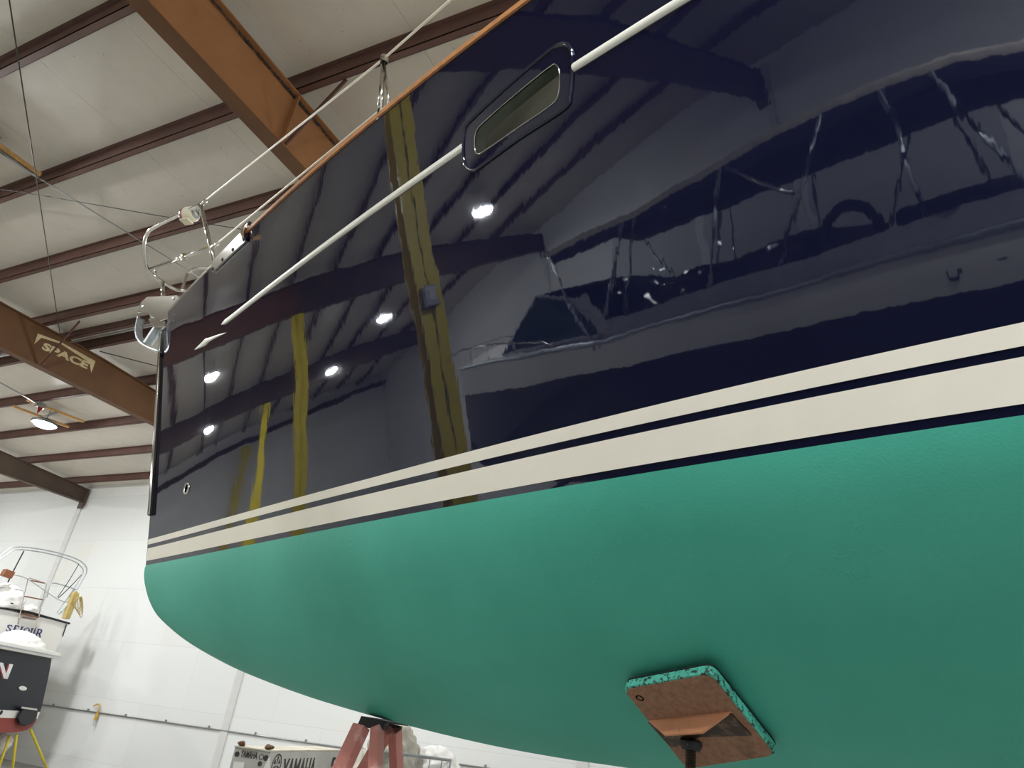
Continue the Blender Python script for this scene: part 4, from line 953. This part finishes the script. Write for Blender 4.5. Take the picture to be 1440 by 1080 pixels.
ec = D2((2, 1044), -.3); e2_ = lump(V(ec[0], ec[1], ec[2]-.02), (.14, .14, .16), 61, .1, 4, 'tarp_bundle', M['white_cloth'], None, folds=.04)
tag(e2_, 'white tarp bundle hanging under the dark boat at left edge', 'bundle')
k_ = thing('keel_block', 'timber block carrying the keel of the dark boat', 'keel block', tuple(fl(cu+AX*1.5)))
bz = cu+AX*1.5; MB().obox(V(bz[0], bz[1], zbot/2), WX*.15, AX*.3, V(0, 0, zbot/2)).build('block', M['wood'], k_)

# ------------------------------------------------------------------ powerboat beside the camera (seen mirrored in the hull)
pbx, phb = -4.05, 1.45
pb_ = thing('powerboat', 'white and black cabin cruiser with canvas enclosure, mirrored in the navy hull', 'powerboat', (pbx, 5, 0))
stp = [(-1.6, 1.0, 2.80), (0, 1.0, 2.80), (2.5, 1.0, 2.82), (5, .98, 2.99), (7.5, .86, 3.32), (9.5, .62, 3.62), (11, .34, 3.82), (12.1, .03, 3.95)]
def sp(y, i): return float(np.interp(y, [a[0] for a in stp], [a[i] for a in stp]))
ys = list(np.linspace(-1.6, 12.1, 40))
def hsec(y, lev):                                   # level 0 keel, 1 chine, 2 band foot, 3 sheer
    w = sp(y, 1)*phb; z = sp(y, 2); f = max(0, (y-6)/6.1)
    return {0: (0, .85+1.0*f**2.2), 1: (w*(.82-.25*f), 1.25+1.1*f**1.6), 2: (w*(.97-.10*f), z-.40-.2*f), 3: (w, z)}[lev]
for nm, a, b, mat in (('hull_bottom', 0, 1, M['boat_navy']), ('hull_side', 1, 2, M['boat_black']), ('white_band', 2, 3, M['white_hull'])):
    m = MB()
    for sg in (1, -1):
        m.grid([[V(pbx+sg*hsec(y, a)[0], y, hsec(y, a)[1]), V(pbx+sg*(hsec(y, a)[0]*.5+hsec(y, b)[0]*.5+.02), y, (hsec(y, a)[1]+hsec(y, b)[1])/2), V(pbx+sg*hsec(y, b)[0], y, hsec(y, b)[1])] for y in ys])
    m.f.append((0, 1, 2, len(m.v)//2+2, len(m.v)//2+1, len(m.v)//2)); m.build(nm, mat, pb_, smooth=True, auto=60)
m = MB(); m.tube([V(pbx+hsec(y, 3)[0]+.01, y, hsec(y, 3)[1]-.02) for y in ys], .03, 8); m.tube([V(pbx-hsec(y, 3)[0]-.01, y, hsec(y, 3)[1]-.02) for y in ys], .03, 8); m.build('rub_rail', M['steel_dull'], pb_, smooth=True)
m = MB(); m.grid([[V(pbx-hsec(y, 3)[0], y, hsec(y, 3)[1]), V(pbx, y, hsec(y, 3)[1]+.05+.25*max(0, min(1, (y-5)/2))*max(0, min(1, (11.5-y)/3))), V(pbx+hsec(y, 3)[0], y, hsec(y, 3)[1])] for y in ys if y > 4.6]); m.build('foredeck', M['white_hull'], pb_, smooth=True)
MB().box((pbx-1.3, -1.5, 2.0), (pbx+1.3, 4.9, 2.06)).build('cockpit_sole', M['dark_part'], pb_)
for y, h_ in ((.9, 3.2), (2.6, 3.3), (4.2, 3.4)): MB().box((pbx-.95, y-.5, 2.06), (pbx+.95, y+.5, h_)).build('seat', M['dark_part'], pb_, bevel=.06)
xs_ = pbx+phb*.97
# windshield
wf = [V(xs_-.04, 5.25, 3.08), V(xs_-.42, 8.4, 3.5), V(xs_-.36, 6.95, 4.1), V(xs_-.22, 5.6, 3.62)]
wl_ = MB().prism(wf, (-.015, 0, 0)).build('windshield', M['tint_glass'], pb_)
MB().prism([V(2*pbx-p[0], p[1], p[2]) for p in wf], (.015, 0, 0)).build('side_glass', M['tint_glass'], wl_)
MB().prism([wf[1], V(2*pbx-wf[1][0], wf[1][1], wf[1][2]), V(2*pbx-wf[2][0], wf[2][1], wf[2][2]), wf[2]], (0, .015, 0)).build('front_glass', M['tint_glass'], wl_)
MB().tube([wf[0], wf[1], wf[2], wf[3]], .025, 8).build('windshield_frame', M['canvas'], wl_)
# side canvas and clear panels
cx = xs_+.01
cv = [V(cx, -1.4, 2.81), V(cx, 2.5, 2.83), V(cx, 4.8, 2.98), V(cx-.02, 5.25, 3.12), V(cx-.2, 5.9, 3.7), V(cx-.24, 5.6, 3.72), V(cx-.03, 5.05, 3.22), V(cx, 4.6, 3.16), V(cx, 2.2, 3.02), V(cx, -1.4, 3.04)]
MB().prism(cv, (-.012, 0, 0)).build('side_curtain', M['canvas'], pb_)
top = lambda y: float(np.interp(y, [-1.6, 0, .6, 1.2, 3.0, 4.4, 5.4, 6.4], [3.95, 4.02, 4.18, 4.22, 4.22, 4.27, 4.38, 4.5]))
for (ya, yb) in ((.35, 1.95), (2.1, 3.25), (3.35, 4.85)):
    rows = []
    for y in np.linspace(ya, yb, 8): rows.append([V(cx-.01-.25*u+.03*math.sin(9*y+5*u)+.02*math.sin(17*u-6*y), y, 3.02*(1-u)+.03*y*(1-u)+(top(y)-.12)*u) for u in np.linspace(0, 1, 9)])
    MB().grid(rows).build('clear_panel', M['vinyl'], pb_, smooth=True)
m = MB(); tpx = lambda y, q: V(pbx+q*(xs_-pbx-.28), y, top(y)+.16*(1-q*q))
m.grid([[tpx(y, q) for q in np.linspace(-1, 1, 11)] for y in np.linspace(-1.5, 6.4, 24)]); bi = m.build('bimini_top', M['bimini'], pb_, smooth=True); sdm = bi.modifiers.new('thick', 'SOLIDIFY'); sdm.thickness = .03
m = MB(); m.grid([[tpx(y, 1)+V(.005, 0, -.02), tpx(y, 1)+V(.02, 0, .05), tpx(y, .9)+V(0, 0, .04)] for y in np.linspace(-1.5, 6.4, 24)]); m.build('top_edging', M['bimini_edge'], bi, smooth=True)
m = MB(); m.grid([[tpx(y, 1)+V(.003, 0, 0), tpx(y, 1)+V(.012, 0, -.16)] for y in np.linspace(-1.5, 6.3, 20)]); m.build('valance', M['bimini'], bi)
for (ya, yb) in ((4.8, 4.4), (3.4, 2.95), (1.0, 1.15), (2.5, 1.7), (5.3, 4.6), (5.4, 6.3), (.2, .75), (-.6, -1.2)):
    MB().tube([V(cx-.02, ya, 2.84+.04*max(0, ya-3)), V(cx-.27, yb, top(yb)-.03)], .022, 8).build('frame_pole', M['steel_dull'], pb_, smooth=True)
    MB().tube([V(2*pbx-cx+.02, ya, 2.84), V(2*pbx-cx+.27, yb, top(yb)-.03)], .022, 8).build('frame_pole', M['steel_dull'], pb_, smooth=True)
MB().tube([V(cx-.26, 2.85, 4.15), V(cx-.14, 2.1, 3.6)], .02, 8).build('bright_pole', M['steel'], pb_, smooth=True)
pts = [V(cx-.3, 1.75+.28*math.cos(a), 3.08+.28*math.sin(a)) for a in np.linspace(0, 2*math.pi, 25)[:-1]]
MB().tube(pts, .05, 10, closed=True).build('wheel_ring', M['dark_part'], pb_, smooth=True)
# bow rail
br = [V(pbx+hsec(y, 3)[0]*.94, y, hsec(y, 3)[1]+h) for y, h in ((6.3, .0), (7.0, .14), (8.5, .24), (10, .3), (11.4, .32), (12.2, .34))]
r_ = MB().tube(spline(br+[V(pbx, 12.6, 4.3)]+[V(2*pbx-p[0], p[1], p[2]) for p in reversed(br)], 4), .016, 8).build('bow_rail', M['steel'], pb_, smooth=True)
for y in (7.8, 9, 10.2, 11.3):
    for sg in (1, -1): MB().tube([V(pbx+sg*hsec(y, 3)[0]*.94, y, hsec(y, 3)[1]), V(pbx+sg*hsec(y, 3)[0]*.94, y, hsec(y, 3)[1]+.25)], .012, 8).build('post', M['steel'], r_)
for (y, z) in ((.9, 2.62), (.55, 2.68)): MB().lathe(V(pbx+phb*.985, y, z-.05), (1, 0, 0), [(0, .07), (.015, .06), (.016, .045), (.0, .04), (0, 0)], 16).build('exhaust_port', M['dark_part'], pb_)
for (y, sg) in ((.6, 1), (.6, -1), (8, 1), (8, -1)):
    e = thing('stand_for_powerboat', 'dark steel stand under the powerboat at its %s %s' % ('stern' if y < 2 else 'bow', 'side facing the sailboat' if sg > 0 else 'wall side'), 'boat stand', (pbx+sg*.9, y, 0), 'stands under the powerboat')
    f_ = max(0, (y-6)/6.1); w1_, z1_ = hsec(y, 1); z0_ = hsec(y, 0)[1]; ap = V(pbx+sg*(w1_-.3), y, z0_+(z1_-z0_)*(w1_-.3)/w1_-.17)
    for k in range(3):
        a = 2*math.pi*k/3; MB().tube([ap, V(ap[0]+.25*math.cos(a), y+.25*math.sin(a), 0)], .02, 8).build('leg', M['screw'], e)
    MB().obox(ap, V(.12, 0, 0), V(0, .12, 0), V(0, 0, .02)).build('pad', M['wood'], e)
for y in (1.5, 6):
    b = MB().box((pbx-.2, y-.3, 0), (pbx+.2, y+.3, hsec(y, 0)[1]-.01)).build('keel_block', M['wood']); tag(b, 'stacked timber block under the powerboat keel, %s' % ('stern end' if y < 2 else 'bow end'), 'keel block', 'keel blocks under the powerboat')
for sy in (5.9, 7.0):
    b = glob(V(sy, 0, 0)); bb = MB().obox(V(b[0], b[1], (ZW-2.12)/2), ND*.3, CD*.15, V(0, 0, (ZW-2.12)/2)).build('keel_block', M['wood']); tag(bb, 'timber block under the sailboat keel, %s' % ('front one' if sy < 6.5 else 'rear one'), 'keel block', 'keel blocks under the sailboat')

# ------------------------------------------------------------------ camera, world, view
cam = bpy.data.cameras.new('camera'); co = bpy.data.objects.new('camera', cam); COL.objects.link(co); SC.camera = co
import mathutils
R = mathutils.Matrix(((CM[0][0], -CM[1][0], -CM[2][0]), (CM[0][1], -CM[1][1], -CM[2][1]), (CM[0][2], -CM[1][2], -CM[2][2])))
co.matrix_world = mathutils.Matrix.Translation(tuple(EYE)) @ R.to_4x4()
cam.sensor_fit = 'HORIZONTAL'; cam.sensor_width = 36; cam.lens = FPX/1440*36; cam.clip_start = .05; cam.clip_end = 200
w = bpy.data.worlds.new('world'); SC.world = w; w.use_nodes = True
w.node_tree.nodes['Background'].inputs['Color'].default_value = (.8, .85, .9, 1); w.node_tree.nodes['Background'].inputs['Strength'].default_value = .3
SC.view_settings.view_transform = 'Standard'; SC.view_settings.look = 'None'; SC.view_settings.gamma = 1; SC.view_settings.exposure = 0.31; SC.view_settings.use_curve_mapping = False
SC.cycles.max_bounces = 10; SC.cycles.diffuse_bounces = 6; SC.cycles.glossy_bounces = 5; SC.cycles.transparent_max_bounces = 12
SC.cycles.sample_clamp_indirect = 8; SC.cycles.use_denoising = True
